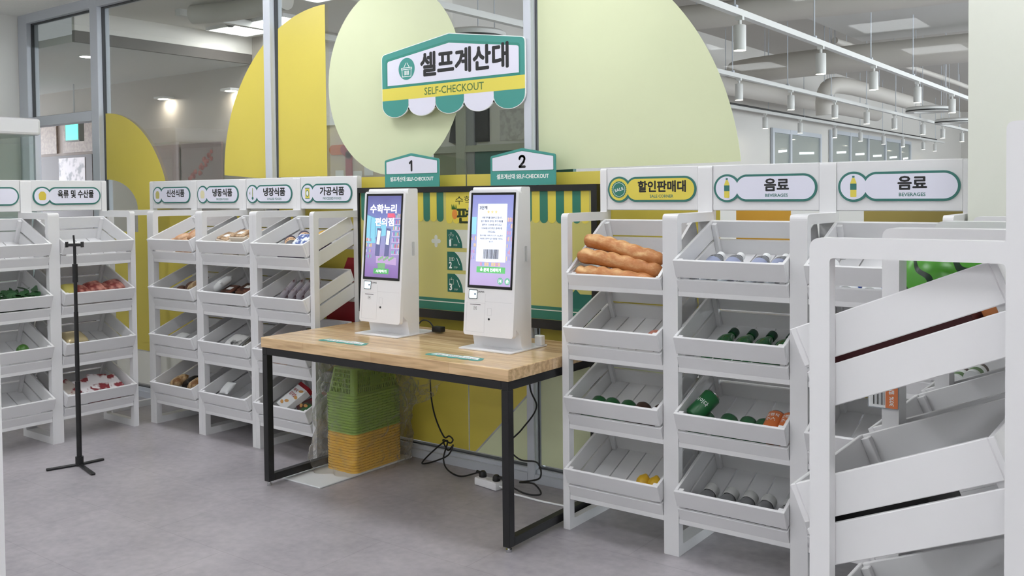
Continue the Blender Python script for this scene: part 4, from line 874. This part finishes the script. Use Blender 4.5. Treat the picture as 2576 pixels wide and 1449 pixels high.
for i,z in enumerate((1.223,1.106,.990)):
    x = X_(-3.205)
    MB().flat([rrect(x,x+.52,z-.048,z+.048,.004)],.0004,.0009,F0).obj('step_card',LG,t)
    MB().flat([[(x,z-.048),(x+.105,z-.048)]+arc(x,z-.048,.105,0,62,10,ry=.096/math.sin(math.radians(62)))[1:]+[(x,z+.048)]],.0010,.0014,F0).obj('step_corner',DGRN,t)
    text('step_number','123'[i],x+.022,z-.022,.013 if i == 0 else .020,.036,PRW,t,F0,.0016,.035); text('step_lettering','STEP',x+.058,z-.034,.026,.009,LG,t,F0,.0016,.005)
    mb = MB(); strokes(mb,[[(x+.084,z-.02),(x+.066,z+.016)]],.0016,.0014,.0016,F0)
    mb.obj('step_arc',PRW,t)
    mb = MB(); y0 = z+.012
    if i == 0:
        for q in ((.018,.012),(.028,.022),(.040,.012)): mb.flat([arc(x+q[0],y0+q[1]-.006,.006,0,360,14)[:-1],arc(x+q[0],y0+q[1]-.006,.0045,0,360,14)[:-1]],.0014,.0016,F0)
        strokes(mb,[[(x+.018,y0-.006),(x+.022,y0-.014)],[(x+.024,y0-.014),(x+.040,y0-.014)]],.001,.0014,.0016,F0)
    elif i == 1:
        for a in (0,1,2):
            for b in (0,1): quad(mb,x+.014+a*.010,x+.020+a*.010,y0-.012+b*.011,y0-.005+b*.011,.0014,F0)
        mb.flat([arc(x+.042,y0-.002,.008,0,360,16)[:-1],arc(x+.042,y0-.002,.0062,0,360,16)[:-1]],.0016,.0018,F0)
    else:
        mb.flat([rrect(x+.014,x+.042,y0-.02,y0+.008,.002),rrect(x+.0155,x+.0405,y0-.0185,y0+.0065,.002)],.0014,.0016,F0); strokes(mb,[[(x+.028,y0+.016),(x+.028,y0+.004)],[(x+.023,y0+.008),(x+.028,y0+.003)],[(x+.033,y0+.008),(x+.028,y0+.003)]],.001,.0016,.0018,F0)
    mb.obj('step_symbol',LG,t)
    text('step_title',('문제 선택','장보기','결제하기')[i],x+.22,z+.014,.14,.03,INK,t,F0,.0012,.04)
    text('step_note',('화면에서 문제를 고르세요','필요한 재료를 담으세요','바코드를 찍어 계산하세요')[i],x+.24,z-.022,.19,.013,nm('55584e'),t,F0,.0012,.01)
for cx_,cz_,sg in ((-3.283,1.208,'+'),(-2.60,1.36,'x'),(-3.70,1.0,'x')):
    mb = MB(); u = X_(cx_)
    if sg == '+': strokes(mb,[[(u-.022,cz_),(u+.022,cz_)],[(u,cz_-.022),(u,cz_+.022)]],.011,.0004,.0007,F0)
    else: strokes(mb,[[(u-.016,cz_-.016),(u+.016,cz_+.016)],[(u-.016,cz_+.016),(u+.016,cz_-.016)]],.009,.0004,.0007,F0)
    mb.obj('maths_sign_picture',LG if sg == '+' else mat('faint_print','c6c288',.4),t)
MB().flat([[(tx+.032,.842),(-tx-.032,.842),(-tx-.032,.905),(tx+.032,.905)]],.0005,.001,F0).obj('bottom_band',TEALD,t)
MB().flat([[(tx+.032,.884),(-tx-.032,.884),(-tx-.032,.889),(tx+.032,.889)]],.001,.0013,F0).obj('band_line',LG,t)
MB().flat([[(X_(-2.445),.905),(X_(-2.31),.905),(X_(-2.31),.975),(X_(-2.375),.975),(X_(-2.40),.998),(X_(-2.445),.95)]],.001,.0014,F0).obj('teal_corner_card',DGRN,t)

# ------------------------------------------------------------------ signs
def house_sign(x, z0, wd, num, label):
    t = thing('number_sign', label, 'sign', T((x,3.712,z0)), 'numbered checkout signs'); h = wd/2
    out = rpoly([(-h,0),(h,0),(h,.148),(0,.183),(-h,.148)],[0,0,.012,.02,.012])
    MB().flat([out],-.003,.003,F0).obj('board',TEAL,t); MB().flat([rpoly([(-h+.010,.070),(h-.010,.070),(h-.010,.140),(0,.171),(-h+.010,.140)],[.004,.004,.004,.008,.004]),rpoly([(-h+.013,.073),(h-.013,.073),(h-.013,.138),(0,.1685),(-h+.013,.138)],[.003,.003,.003,.007,.003])],.003,.0034,F0).obj('inner_line',TEALD,t)
    MB().flat([rpoly([(-h+.013,.073),(h-.013,.073),(h-.013,.138),(0,.1685),(-h+.013,.138)],[.003,.003,.003,.007,.003])],.003,.0036,F0).obj('white_field',LAV,t)
    mb = MB()
    if num == 1: strokes(mb,[[(.003,.090),(.003,.139)],[(.003,.139),(-.010,.130)]],.0062,.0036,.0042,F0)
    else:
        c = [(-.0155+.0,.130)]+[(.0+.0155*math.cos(math.radians(a)),.1305+.0135*math.sin(math.radians(a))) for a in (160,125,90,60,25,-10)]+[(.009,.114),(-.0155,.091),(.0165,.091)]
        strokes(mb,[c],.0060,.0036,.0042,F0)
    mb.obj('numeral',INK,t)
    text('lettering','셀프계산대 SELF-CHECKOUT',0,.044,wd*.80,.026,PRW,t,F0,.0032,.025)
    return t
house_sign(-3.446,1.4985,.398,1,'teal house-shaped sign with numeral 1 standing on the framed board')
house_sign(-2.702,1.4985,.398,2,'teal house-shaped sign with numeral 2 standing on the framed board')
t = thing('shop_sign','big teal awning-shaped self-checkout sign fixed on the glass wall','sign',T((-3.204,3.756,0)))
h = .493; z1,zs,zy1,zy0,zb = 2.305,2.234,2.048,1.980,1.955
def scal(off):
    pts = []; d = 2*h/5
    for i in range(5): pts += arc(-h+d*(i+.5),zb,d/2+off,180,360,14,ry=.068+off)
    return pts
MB().flat([[(-h-.004,zb)]+scal(.003)+[(h+.004,zb)]+rpoly([(h+.004,2.0),(h+.004,zs+.003),(.0,z1+.004),(-h-.004,zs+.003),(-h-.004,2.0)],[0,.03,.03,.03,0])],-.005,.004,F0).obj('backing_board',PRW,t)
MB().flat([rpoly([(-h,zy1),(h,zy1),(h,zs),(0,z1),(-h,zs)],[0,0,.028,.03,.028])],.004,.0045,F0).obj('roof_panel',TEAL,t)
MB().flat([rpoly([(-h+.028,zy1+.0),(h-.028,zy1),(h-.028,zs-.026),(0,z1-.034),(-h+.028,zs-.026)],[0,0,.02,.02,.02])],.0045,.005,F0).obj('roof_shadow_line',mat('sign_mid_teal','2f8577',.45),t)  # darker teal border inside the roof panel
MB().flat([rpoly([(-h+.042,zy1+.014),(h-.036,zy1+.014),(h-.036,zs-.038),(0,z1-.048),(-h+.042,zs-.038)],[0,0,.014,.014,.014])],.005,.0056,F0).obj('white_field',LAV,t)
MB().flat([[(-h,zy0),(h,zy0),(h,zy1),(-h,zy1)]],.0045,.0052,F0).obj('yellow_band',mat('sign_yellow','dccf55',.45),t)
d = 2*h/5
for i in range(5): MB().flat([[(-h+d*i,zy0)]+arc(-h+d*(i+.5),zb,d/2-.001,180,360,16,ry=.068)+[(-h+d*(i+1),zy0)]],.004,.0048,F0).obj('awning_scallop',TEAL if i%2==0 else LAV,t)
text('korean_lettering','셀프계산대',.095,2.158,.600,.133,INK,t,F0,.006,.035)
text('english_lettering','SELF-CHECKOUT',.028,2.014,.41,.040,mat('sign_olive_green','50743c',.5),t,F0,.0056,.01)
MB().flat([arc(-.305,2.146,.060,0,360,40)[:-1]],.0058,.0062,F0).obj('basket_badge',TEAL,t)
mb = MB(); a,b = -.305,2.140
strokes(mb,[[(a-.036,b+.012),(a+.036,b+.012)],[(a-.036,b+.003),(a+.036,b+.003)],[(a-.038,b+.003),(a-.038,b+.012)],[(a+.038,b+.003),(a+.038,b+.012)],[(a-.034,b+.002),(a-.032,b-.034)],[(a-.032,b-.036),(a+.032,b-.036)],[(a+.034,b+.002),(a+.032,b-.034)],[(a-.02,b+.014),(a-.004,b+.038)],[(a+.02,b+.014),(a+.004,b+.038)]],.0017,.0062,.0066,F0)
for i in range(6): quad(mb,a-.018+.006*i,a-.0155+.006*i+(.0015 if i%2 else 0),b-.028,b-.004,.0062,F0)
mb.obj('basket_picture',PRW,t)

# ------------------------------------------------------------------ shopping baskets under the table
def basket_mesh(hx=.180, hy=.112, hh=.148):
    """upside-down basket: rim at the bottom, perforated tapering sides, closed base on top"""
    mb = MB(); tx, ty = hx-.030, hy-.028
    mb.flat([rrect(-hx,hx,-hy,hy,.035,6),rrect(-hx+.008,hx-.008,-hy+.008,hy-.008,.03,6)],0,.0095)
    mb.flat([rrect(-hx+.004,hx-.004,-hy+.004,hy-.004,.033,6),rrect(-hx+.010,hx-.010,-hy+.010,hy-.010,.03,6)],.0095,.012)
    mb.flat([rrect(-tx,tx,-ty,ty,.03,6)],hh-.004,hh)
    def lerp(t): return hx-.006+(tx-hx+.006)*t, hy-.006+(ty-hy+.006)*t
    # four walls as slat grids (vertical ribs and horizontal bars) and solid corners
    for sgn in (-1,1):
        for ax in (0,1):
            n = 20 if ax == 0 else 13
            def pt(s,t,o=0):
                X,Y = lerp(t); 
                return Vector((s*(X-.028), sgn*(Y+o), t*(hh-.002)+.001)) if ax == 0 else Vector((sgn*(X+o), s*(Y-.028), t*(hh-.002)+.001))
            def panel(s0,s1,t0,t1):
                o = .0; i_ = -.0028
                v = [mb.bm.verts.new(pt(s,t,q)) for q in (o,i_) for s,t in ((s0,t0),(s1,t0),(s1,t1),(s0,t1))]
                for f in ((0,1,2,3),(7,6,5,4),(0,4,5,1),(1,5,6,2),(2,6,7,3),(3,7,4,0)): mb.bm.faces.new([v[k] for k in f])
            for i in range(n+1):
                s = -1+2*i/n; panel(s-.022 if ax==0 else s-.032, s+.022 if ax==0 else s+.032, .05,.99)
            for t0,t1 in ((.04,.14),(.30,.34),(.47,.51),(.64,.68),(.80,.84),(.94,1.0)): panel(-1,1,t0,t1)
            if ax == 0: panel(-.28,.28,.36,.66)
    for sx in (-1,1):
        for sy in (-1,1):
            cols = []
            for k in range(7):
                a = math.radians(90*k/6); row = []
                for t in (0.02,1):
                    X,Y = lerp(t); row.append(Vector((sx*(X-.03+.03*math.cos(a)), sy*(Y-.03+.03*math.sin(a)), t*(hh-.002)+.001)))
                cols.append([mb.bm.verts.new(p) for p in row])
            for c0,c1 in zip(cols,cols[1:]): mb.bm.faces.new((c0[0],c1[0],c1[1],c0[1]))
    return mb.mesh('shopping_basket')
def rim_mesh(hx=.180, hy=.112):
    mb = MB()
    mb.flat([rrect(-hx,hx,-hy,hy,.035,6),rrect(-hx+.008,hx-.008,-hy+.008,hy-.008,.03,6)],0,.0085)
    mb.flat([rrect(-hx+.006,hx-.006,-hy+.006,hy-.006,.032,6),rrect(-hx+.011,hx-.011,-hy+.011,hy-.011,.03,6)],.0085,.0128)
    for k in range(9):
        x = -hx+.05+k*(2*hx-.1)/8
        for s in (-1,1): mb.box(x-.004,x+.004,s*(hy-.0062)-.0036,s*(hy-.0062)+.0036,.0085,.0128)
    return mb.mesh('shopping_basket')
BT, BR = basket_mesh(), rim_mesh()
GRN = mat('green_basket','8cab45',.4); YLW = mat('yellow_basket','e3b43c',.4); BC = Vector((-3.627,3.508,.008))
for i in range(28):
    g = i >= 14; top = i == 27; j = i if not g else i-14; dx = random.uniform(-.0015,.0015)
    M = T((BC.x+dx, BC.y+random.uniform(-.0015,.0015), BC.z+.0002+i*.0145)) @ Rz(PI/2+random.uniform(-.006,.006))
    lab = 'top green shopping basket, upside down with its slotted sides showing' if top else '%s plastic shopping basket, %s from the bottom of the %s layers'%('green' if g else 'yellow', ordinal(j) if j<14 else '', 'green' if g else 'yellow')
    tag(link('shopping_basket', BT if top else BR, GRN if g else YLW, None, M), lab, 'shopping basket', 'stacked shopping baskets')
t = tag(MB().box(-.145,.145,-.335,.335,0,.0075,bev=.002).obj('foam_board', mat('white_foam','dcdfe0',.6), None, T((-3.650,3.415,.0002))), 'white foam board under the basket stack', 'foam board')
# clear plastic bag slumped round the baskets
BAGM = see_through('clear_plastic_bag','fbfbfa',.22,1.35,bump=.5,scale=38,body=.05,bodycol='fafaf8',k=.6,edge=.8)
from mathutils import noise as MN
def crumple(p, amp, f):
    q = Vector(p)*f; v = Vector((MN.noise(q), MN.noise(q+Vector((9,3,1))), MN.noise(q+Vector((2,7,5)))))
    w = Vector((1-abs(MN.noise(q*2.1)), 1-abs(MN.noise(q*2.1+Vector((4,1,8)))), 0))
    return v*amp+(w-Vector((.7,.7,0)))*amp*.8
def bag():
    mb = MB(); n, m_ = 150, 70; rows = []
    for j in range(m_+1):
        v = j/m_; z = .010+.575*v; row = []
        for i in range(n):
            a = 2*PI*i/n; ca, sa = math.cos(a), math.sin(a)
            bx, by = .150, .212
            r = 1/((abs(ca)/bx)**5+(abs(sa)/by)**5)**.2
            r *= 1.02-.10*max(0,v-.55)/.45
            p = Vector((r*ca, r*sa, z)); d = Vector((ca,sa,0))
            low = max(0,1-v/.45); left = max(0,-ca)*max(0,-sa+.5)
            p += d*(.075*low*left+.016)
            if ca > .2 and v > .3: p += d*.07*math.exp(-((v-.62)/.2)**2)*(ca-.2)
            c = crumple(p, .028, 8); p += d*abs(c.x)*1.2+Vector((0,0,c.z*.6))+d*.4*crumple(p,.012,30).x
            if j == 0: p.z = .004
            p.z = max(p.z,.004)
            row.append(mb.bm.verts.new(p))
        rows.append(row)
    for a,b in zip(rows, rows[1:]):
        for i in range(n): mb.bm.faces.new((a[i],a[(i+1)%n],b[(i+1)%n],b[i]))
    return mb.mesh('plastic_bag',True,180)
tag(link('plastic_bag', bag(), BAGM, None, T((BC.x,BC.y,0.002))), 'crumpled clear plastic bag around the stacked baskets', 'plastic bag')
def bag_tail():
    mb = MB(); n, m_ = 70, 60; g = []
    for j in range(m_+1):
        v = j/m_; row = []
        for i in range(n+1):
            u = i/n; p = Vector((.27*u*(1-.45*v*v), .10*u+.03*math.sin(7*u+3*v), .41-.29*v*(1-.25*u)-.03*u))
            c = crumple(p,.035,10); p += Vector((c.x*.5*u, c.y*1.2, c.z*.4))+crumple(p,.012,34)
            row.append(mb.bm.verts.new(p))
        g.append(row)
    for a,b in zip(g,g[1:]):
        for i in range(n): mb.bm.faces.new((a[i],a[i+1],b[i+1],b[i]))
    return mb.mesh('bag_mouth',True,180)
bo = [o for o in COL.objects if o.name == 'plastic_bag'][0]
o = link('bag_mouth', bag_tail(), BAGM, bo); o.location = (.13,.08,.17)

# ------------------------------------------------------------------ power strip and cables under the table
t = thing('power_strip','white power strip on the floor under the table','power strip',T((-2.838,3.588,0)) @ Rz(-.14))
MB().box(-.078,.078,-.027,.027,.001,.040,bev=.006,seg=2).obj('case',PLAST,t,None,True)
for x in (-.045,.005,.052):
    MB().lathe([(.021,.0398),(.021,.0412),(.0175,.0412),(.017,.0404),(0,.0404)],22,T((x,.003,0))).obj('socket',mat('socket_grey','cfd0d2',.4),t,None,True)
    MB().box(x-.008,x+.008,-.024,-.019,.040,.0425,bev=.001).obj('switch',PRW,t)
MB().tube([(.078,0,.02),(.11,-.002,.018),(.16,-.01,.008),(.24,.0,.006),(.36,.01,.006),(.55,.05,.006)],.0048).obj('cord',PRW,t,None,True)
def cable(label, pts, plug):
    t = thing('kiosk_cable', label, 'cable', T((0,0,0)), 'kiosk power cables')
    MB().tube(pts,.0042,n=8,smooth=8).obj('cord',RUB,t,None,True)
    p,r = plug; MB().lathe([(0,0),(.018,0),(.020,.006),(.018,.02),(.012,.030),(0,.033)],20,T(p)).tube([(p[0],p[1],p[2]+.018),(p[0]+r[0]*.04,p[1]+r[1]*.04,p[2]+.020)],.0075,smooth=2).obj('plug',RUB,t,None,True)
S = Matrix(t.matrix_world)
p1 = S @ Vector((-.045,.003,.0412)); p2 = S @ Vector((.052,.003,.0412))
cable('black cable with a loose knot hanging from the table middle to the strip',[(-3.332,3.69,.70),(-3.332,3.71,.52),(-3.331,3.72,.36),(-3.30,3.72,.25),(-3.235,3.71,.165),(-3.19,3.70,.178),(-3.165,3.70,.163),(-3.175,3.69,.145),(-3.225,3.69,.155),(-3.20,3.70,.10),(-3.163,3.70,.135),(-3.20,3.685,.07),(-3.36,3.67,.012),(-3.20,3.69,.155),(-3.215,3.68,.06),(-3.17,3.66,.012),(-3.05,3.62,.008),(p1.x-.06,p1.y+.01,.045),(p1.x-.03,p1.y+.002,p1.z+.02)],((p1.x,p1.y,p1.z-.001),(-1,.05)))
cable('black cable looping behind the right front table leg to the strip',[(-2.66,3.69,.70),(-2.66,3.70,.50),(-2.63,3.71,.40),(-2.72,3.71,.28),(-2.80,3.70,.19),(-2.73,3.70,.13),(-2.62,3.70,.13),(-2.60,3.69,.06),(-2.70,3.66,.03),(-2.60,3.64,.045),(-2.545,3.62,.010),(-2.62,3.59,.008),(p2.x+.06,p2.y,.04),(p2.x+.03,p2.y,p2.z+.02)],((p2.x,p2.y,p2.z-.001),(1,0)))

# ------------------------------------------------------------------ phone tripod
t = thing('phone_tripod','slim black telescopic phone tripod standing on the open floor','tripod',T((-4.895,2.600,0)))
MB().cyl((0,0,.012),(0,0,.46),.0135).cyl((0,0,.46),(0,0,.84),.0115).cyl((0,0,.84),(0,0,1.08),.0095).cyl((0,0,1.0),(0,0,1.10),.014).cyl((0,0,1.10),(0,0,1.205),.008).obj('pole',BLACK,t,None,True)
MB().cyl((0,0,.0),(0,0,.05),.021).obj('hub',BLACK,t,None,True)
for dx,dy in ((-.048,-.158),(.012,.13),(.235,-.052)):
    a = math.atan2(dy,dx); L_ = math.hypot(dx,dy); MB().box(.01,L_,-.011,.011,.001,.012,Rz(a),.002).obj('leg',BLACK,t)
MB().box(-.042,.042,-.008,.008,1.195,1.21,Rz(.64),.002).box(-.046,-.038,-.012,.012,1.19,1.22,Rz(.64),.001).box(.038,.046,-.012,.012,1.19,1.22,Rz(.64),.001).cyl((0,0,1.2),(-.008,0,1.255),.005).obj('phone_clamp',BLACK,t)

# ------------------------------------------------------------------ glass cabinet at the far left
t = thing('showcase_cabinet','white glass-sided showcase behind the far left stands','cabinet',T((-7.16,2.925,0)))
MB().box(-.55,.55,-.35,.35,0,.80,bev=.004).obj('base',PLAST,t); MB().box(-.56,.56,-.36,.36,1.90,2.02,bev=.02,seg=2).obj('top_panel',PLAST,t)
mb = MB()
for sx in (-1,1):
    for sy in (-1,1): mb.box(sx*.55-(.03 if sx>0 else 0),sx*.55+(0 if sx>0 else .03),sy*.35-(.03 if sy>0 else 0),sy*.35+(0 if sy>0 else .03),.8,1.9)
mb.obj('frame',ALU,t)
for sx in (-1,1): MB().box(sx*.54-.003,sx*.54+.003,-.32,.32,.80,1.90).obj('glass_side',GLASS,t)
for sy in (-1,1): MB().box(-.52,.52,sy*.34-.003,sy*.34+.003,.80,1.90).obj('glass_front',GLASS,t)
MB().box(-.51,.51,-.31,.31,1.3,1.32).obj('shelf',mat('shelf_blue_white','cfdfe4',.3),t); MB().box(-.53,-.51,-.31,.31,.81,1.89).obj('back_panel',mat('mint_panel','b9d2bc',.5),t)

# ------------------------------------------------------------------ things beyond the glass
t = thing('exit_sign','small lit green exit sign hanging in the lobby','exit sign',T((-9.92,5.3,2.2)))
MB().box(-.15,.15,-.03,.03,-.125,.125,bev=.006).obj('case',mat('sign_case','6f7672',.4),t); MB().flat([[(-.13,-.11),(.13,-.11),(.13,.11),(-.13,.11)]],0,.002,front(0,-.0305,0)).obj('lit_face',em('4fe0c0',1.5),t)
MB().cyl((0,0,.125),(0,0,.5),.008).obj('hanger',ALU,t)
o = tag(MB().box(-.29,.29,-.006,.006,-.16,.16).obj('notice_board', photo_mat('notice_print','e8e8ee','9aa0a8',9,.5,.62), None, T((-10.48,5.56,1.76))),'white printed notice on the dark lobby wall under the exit sign','notice')
tag(MB().box(-.62,.62,-.01,.01,0,1.95).obj('dark_doorway', mat('dark_brown_door','322a24',.5), None, T((-10.66,5.568,0))),'dark brown doorway in the lobby behind the notice','doorway')
for x,wd,l in ((-11.02,.40,'left'),(-10.34,.66,'right')): tag(MB().box(-wd/2,wd/2,-.01,.01,-.22,.22).obj('wall_panel', photo_mat('beige_weave','968a7e','aca094',30,.4,.6), None, T((x,5.568,2.20))),'beige woven wall panel above the dark lobby doorway, '+l+' one','wall panel','beige lobby panels')
for x,wd,l,s in ((-8.60,.46,'left photograph panel of pale meat on the lobby wall','a58f8c'),(-7.99,.66,'right photograph panel with red meat pieces on the lobby wall','8f7a7a')):
    p = tag(MB().box(-wd/2,wd/2,-.012,.012,-.45,.20).obj('photo_panel', mat('photo_ground_'+s,s,.5,noise=.12,scale=4), None, T((x,5.56,1.79))), l, 'picture', 'lobby photographs')
mb = MB(); rnd = random.Random(9)
for i in range(22):
    u = rnd.random(); x = -.16+.42*u+rnd.uniform(-.04,.04); z = -.16+.32*u+rnd.uniform(-.045,.045); r = rnd.uniform(.018,.034)
    mb.flat([[(x+r*math.cos(q)*(1+.2*math.sin(3*q+i)), z+r*.8*math.sin(q)) for q in [2*PI*k/12 for k in range(12)]]],.013,.0135+i*1e-5,F0)
mb.obj('meat_picture', photo_mat('meat_print','8a2f2c','b0655c',20,.4,.6), p)
# booth: frame, screens, teal panel
t = thing('exhibit_booth','grey framed exhibit booth with teal lower panel beyond the glass','booth',T((-4.3,5.5,0)))
GR = mat('booth_grey_green','9a9c8e',.5); GR2 = mat('booth_grey','86878a',.5)
MB().box(-.30,-.21,-.05,.05,0,2.5,bev=.003).obj('post',GR,t); MB().box(-.21,-.135,-.03,.05,0,2.5).obj('post',GR2,t)
MB().box(-.55,.75,-.045,.05,1.775,1.825).obj('beam',GR,t); MB().box(-.55,-.30,-.02,.02,0,1.775).obj('lower_panel',mat('booth_olive','8c8d78',.5),t); MB().box(-.135,.75,-.02,.02,0,1.775).obj('teal_panel',mat('booth_teal','2f5f56',.45),t)
MB().box(-.135,.75,.0,.03,1.825,2.5).obj('upper_panel',mat('booth_white','c4c1bc',.5),t); MB().box(-.55,-.30,.0,.03,1.825,2.5).obj('upper_panel',MATS['booth_white'],t)
MB().box(-.13,-.005,-.02,0,1.85,2.12).obj('black_screen',BLACK,t); MB().flat([[(-.385,1.86),(-.30,1.84),(-.30,2.12),(-.33,2.12)]],.0,.03,F0).obj('black_screen',BLACK,t)
MB().box(.095,.32,-.006,0,1.85,2.08).obj('notice',photo_mat('pale_notice','b4b2b0','a09e9c',20,.45,.6),t)
t = thing('display_wall','cream display wall with an orange and red pipe shape beyond the glass','display wall',T((-5.75,5.5,0)))
MB().box(-.42,.45,-.02,.05,0,2.06).obj('panel',photo_mat('cream_panel','d8c8a0','cdbcae',2,.4,.6),t); MB().box(-.42,.45,-.03,.05,2.06,2.13).obj('white_cap',PRW,t)
mb = MB(); strokes(mb,[[(-.245,1.845),(-.12,1.845)]],.042,.021,.03,F0); mb.obj('orange_bar',nm('cf6a3a'),t)
mb = MB(); strokes(mb,[[(-.11,1.845),(-.05,1.80),(-.05,1.56)]],.038,.0215,.031,F0); mb.obj('red_bar',nm('a83a4c'),t)
mb = MB()
for u,z in ((-.17,1.63),(.05,1.62),(.18,1.66)): mb.flat([rrect(u-.05,u+.05,z-.04,z+.04,.004)],.021,.024,F0)
mb.obj('small_card',PRW,t)
# far windows of the hall
def hallwin(y0, y1, z0, z1, label, split):
    t = thing('hall_window', label, 'window', T((-6.94,0,0)), 'windows in the far hall wall')
    mb = MB(); ys = [y0]+split+[y1]
    mb.box(0,.05,y0,y1,z1-.09,z1).box(0,.05,y0,y1,z0,z0+.09)
    for y in ys: mb.box(0,.052,y-.05,y+.05,z0,z1)
    mb.obj('frame',ALU,t)
    for a,b in zip(ys,ys[1:]):
        MB().box(.01,.016,a+.05,b-.05,z0+.09,z1-.09).obj('pane',mat('bluish_pane','989e9a',.08),t)
        w = (b-a)*.45; FMx = Matrix(((0,0,1,.017),(1,0,0,a+.06),(0,1,0,z0+.09),(0,0,0,1)))
        MB().flat([[(0,0),(w,0)]+arc(0,0,w,0,90,14,ry=(z1-z0)*.35)[1:]],0,.003,FMx).obj('purple_film',nm('6a5f96'),t)
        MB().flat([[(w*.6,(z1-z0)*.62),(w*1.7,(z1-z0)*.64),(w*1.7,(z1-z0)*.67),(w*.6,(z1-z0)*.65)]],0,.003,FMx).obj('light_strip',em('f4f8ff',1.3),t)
    return t
hallwin(18.0,20.85,1.2,2.72,'pair of far hall windows left of the beverages signs',[18.98]); hallwin(21.6,28.8,1.2,2.86,'row of five far hall windows above the beverages signs',[23.05,24.55,26.15,27.7])
# track lights
SPOTE = mat('spot_glow','fff6e6',.4,emit=LIGHT_SPOT); CANW = mat('lamp_white','d8d8d6',.45)
CAN = MB().lathe([(.048,.0),(.05,.004),(.05,.20),(.046,.205),(0,.205)],22).cyl((0,0,.205),(0,0,.25),.014).box(-.03,.03,-.02,.02,.245,.275).mesh('can_body',True,50)
GLOW = MB().lathe([(0,.010),(.0455,.010),(.0455,.003),(.043,.003),(.042,.008)],22).mesh('lamp_face')
for name,x,ys,far in (('nearest',-3.04,(7.2,9.19,11.02,13.04,15.14,17.3),19.5),('middle',-4.70,(11.1,12.93,14.88,16.61,18.41,20.63,22.46,24.51),27),('farthest',-6.46,(14.6,16.45,18.29,20.45,22.34,24.29,26.17,28.41,29.83),31)):
    t = thing('light_track','%s long white ceiling track carrying spotlights in the hall'%name,'light track',T((x,4.3,2.9)),'light tracks in the hall')
    MB().box(-.03,.03,0,far-4.3,-.022,.03).obj('rail',CANW,t)
    for k in range(int((far-4.3)/1.9)): MB().cyl((0,.9+k*1.9,.03),(0,.9+k*1.9,1.3),.007,n=8).box(-.02,.02,.88+k*1.9,.92+k*1.9,.03,.055).obj('hanging_rod',ALU,t)
    for i,y in enumerate(ys):
        s = thing('track_spotlight','white cylinder spotlight, %s along the %s ceiling track'%(ordinal(i),name),'spotlight',T((x,y,2.9-.297)),'track spotlights in the hall')
        link('can',CAN,CANW,s); link('lamp_face',GLOW,SPOTE,s)
# ring lamps, ducts, pipes, cables
for x,y,r,l in ((-3.86,17.3,.36,'suspended white ring lamp near the pillar, nearer one'),(-4.1,20.6,.36,'suspended white ring lamp near the pillar, farther one'),(-5.17,6.4,.28,'round white lamp hanging above the shop sign')):
    t = thing('ring_lamp',l,'ceiling lamp',T((x,y,2.80)),'round lamps in the hall')
    MB().lathe([(r,0),(r,.07),(r-.03,.09),(r-.10,.09),(r-.13,.07),(r-.13,0),(r,0)],48).obj('ring',CANW,t,None,True); MB().lathe([(r+.002,.012),(r+.002,.035)],48).obj('dark_band',BLACK,t)
    for a in (0,2.1,4.2): MB().cyl((r*.8*math.cos(a),r*.8*math.sin(a),.09),(r*.8*math.cos(a),r*.8*math.sin(a),(1.4 if y>6.5 else 1.4)),.005,n=8).obj('wire',ALU,t)
DUCT = mat('duct_paint','c9c4bd',.6)
def duct(label, pts, r, bands=True):
    t = thing('air_duct',label,'air duct',T((0,0,0)),'air ducts and pipes in the hall')
    MB().tube(pts,r,n=20,smooth=4).obj('pipe',DUCT,t,None,True)
    for p in pts[1:-1]:
        if p[1] > 7 and r > .03: MB().cyl((p[0],p[1],p[2]+r-.01),(p[0],p[1],4.2),.006,n=8).obj('hanger',ALU,t)

    return t
duct('big round duct crossing behind the nearest track to the pillar',[(-6.2,14.5,3.40),(-5.6,14.25,3.40),(-4.44,14.06,3.40),(-3.3,14.05,3.40),(-1.5,14.0,3.40),(3.9,13.9,3.40)],.20)
duct('pale duct crossing high above the nearest track',[(-6.3,10.2,3.55),(-4.9,10.3,3.55),(-2.0,10.6,3.55),(3.9,10.8,3.55)],.15)
duct('elbow duct turning between the tracks',[(-5.1,15.6,2.72),(-5.1,15.6,3.0),(-5.06,15.75,3.2),(-4.98,16.4,3.26),(-4.92,18.2,3.26),(-4.9,20.8,3.26)],.14)
duct('long thin pipe along the hall ceiling beside the middle track',[(-4.55,14.4,3.75),(-4.47,17.5,3.75),(-4.3,22,3.75),(-4.2,30,3.75)],.05)
duct('low pale duct beyond the middle track',[(-5.85,12.4,3.05),(-5.75,14.8,3.05),(-5.7,17.6,3.05),(-5.6,20.5,3.05)],.13)
duct('wide duct at the top of the glass by the grey post',[(-6.3,4.33,2.87),(-5.93,4.44,2.87),(-5.44,4.42,2.87),(-5.31,4.42,2.87)],.075)
t = tag(MB().box(-4.2,-1.2,9.5,14.6,3.72,4.19).obj('hall_beam',mat('beam_paint','c9c8c4',.6)),'pale boxed ceiling beam above the big round duct','beam')
duct('black cable run along the farthest track',[(-6.45,14.2,2.949),(-6.44,16,2.948),(-6.46,19,2.949),(-6.45,22,2.948),(-6.47,26,2.949),(-6.45,30,2.949)],.018).children[0].data.materials[0] = BLACK
# smoke camera by the light panel
t = thing('dome_camera','small dark dome camera beside the bright light panel','camera',T((-6.55,4.86,2.95))); MB().lathe([(.06,0),(.06,-.02),(.045,-.035),(.04,-.06),(.02,-.075),(0,-.078)],20).obj('dome',mat('camera_dark','3c3a3e',.3),t,None,True)
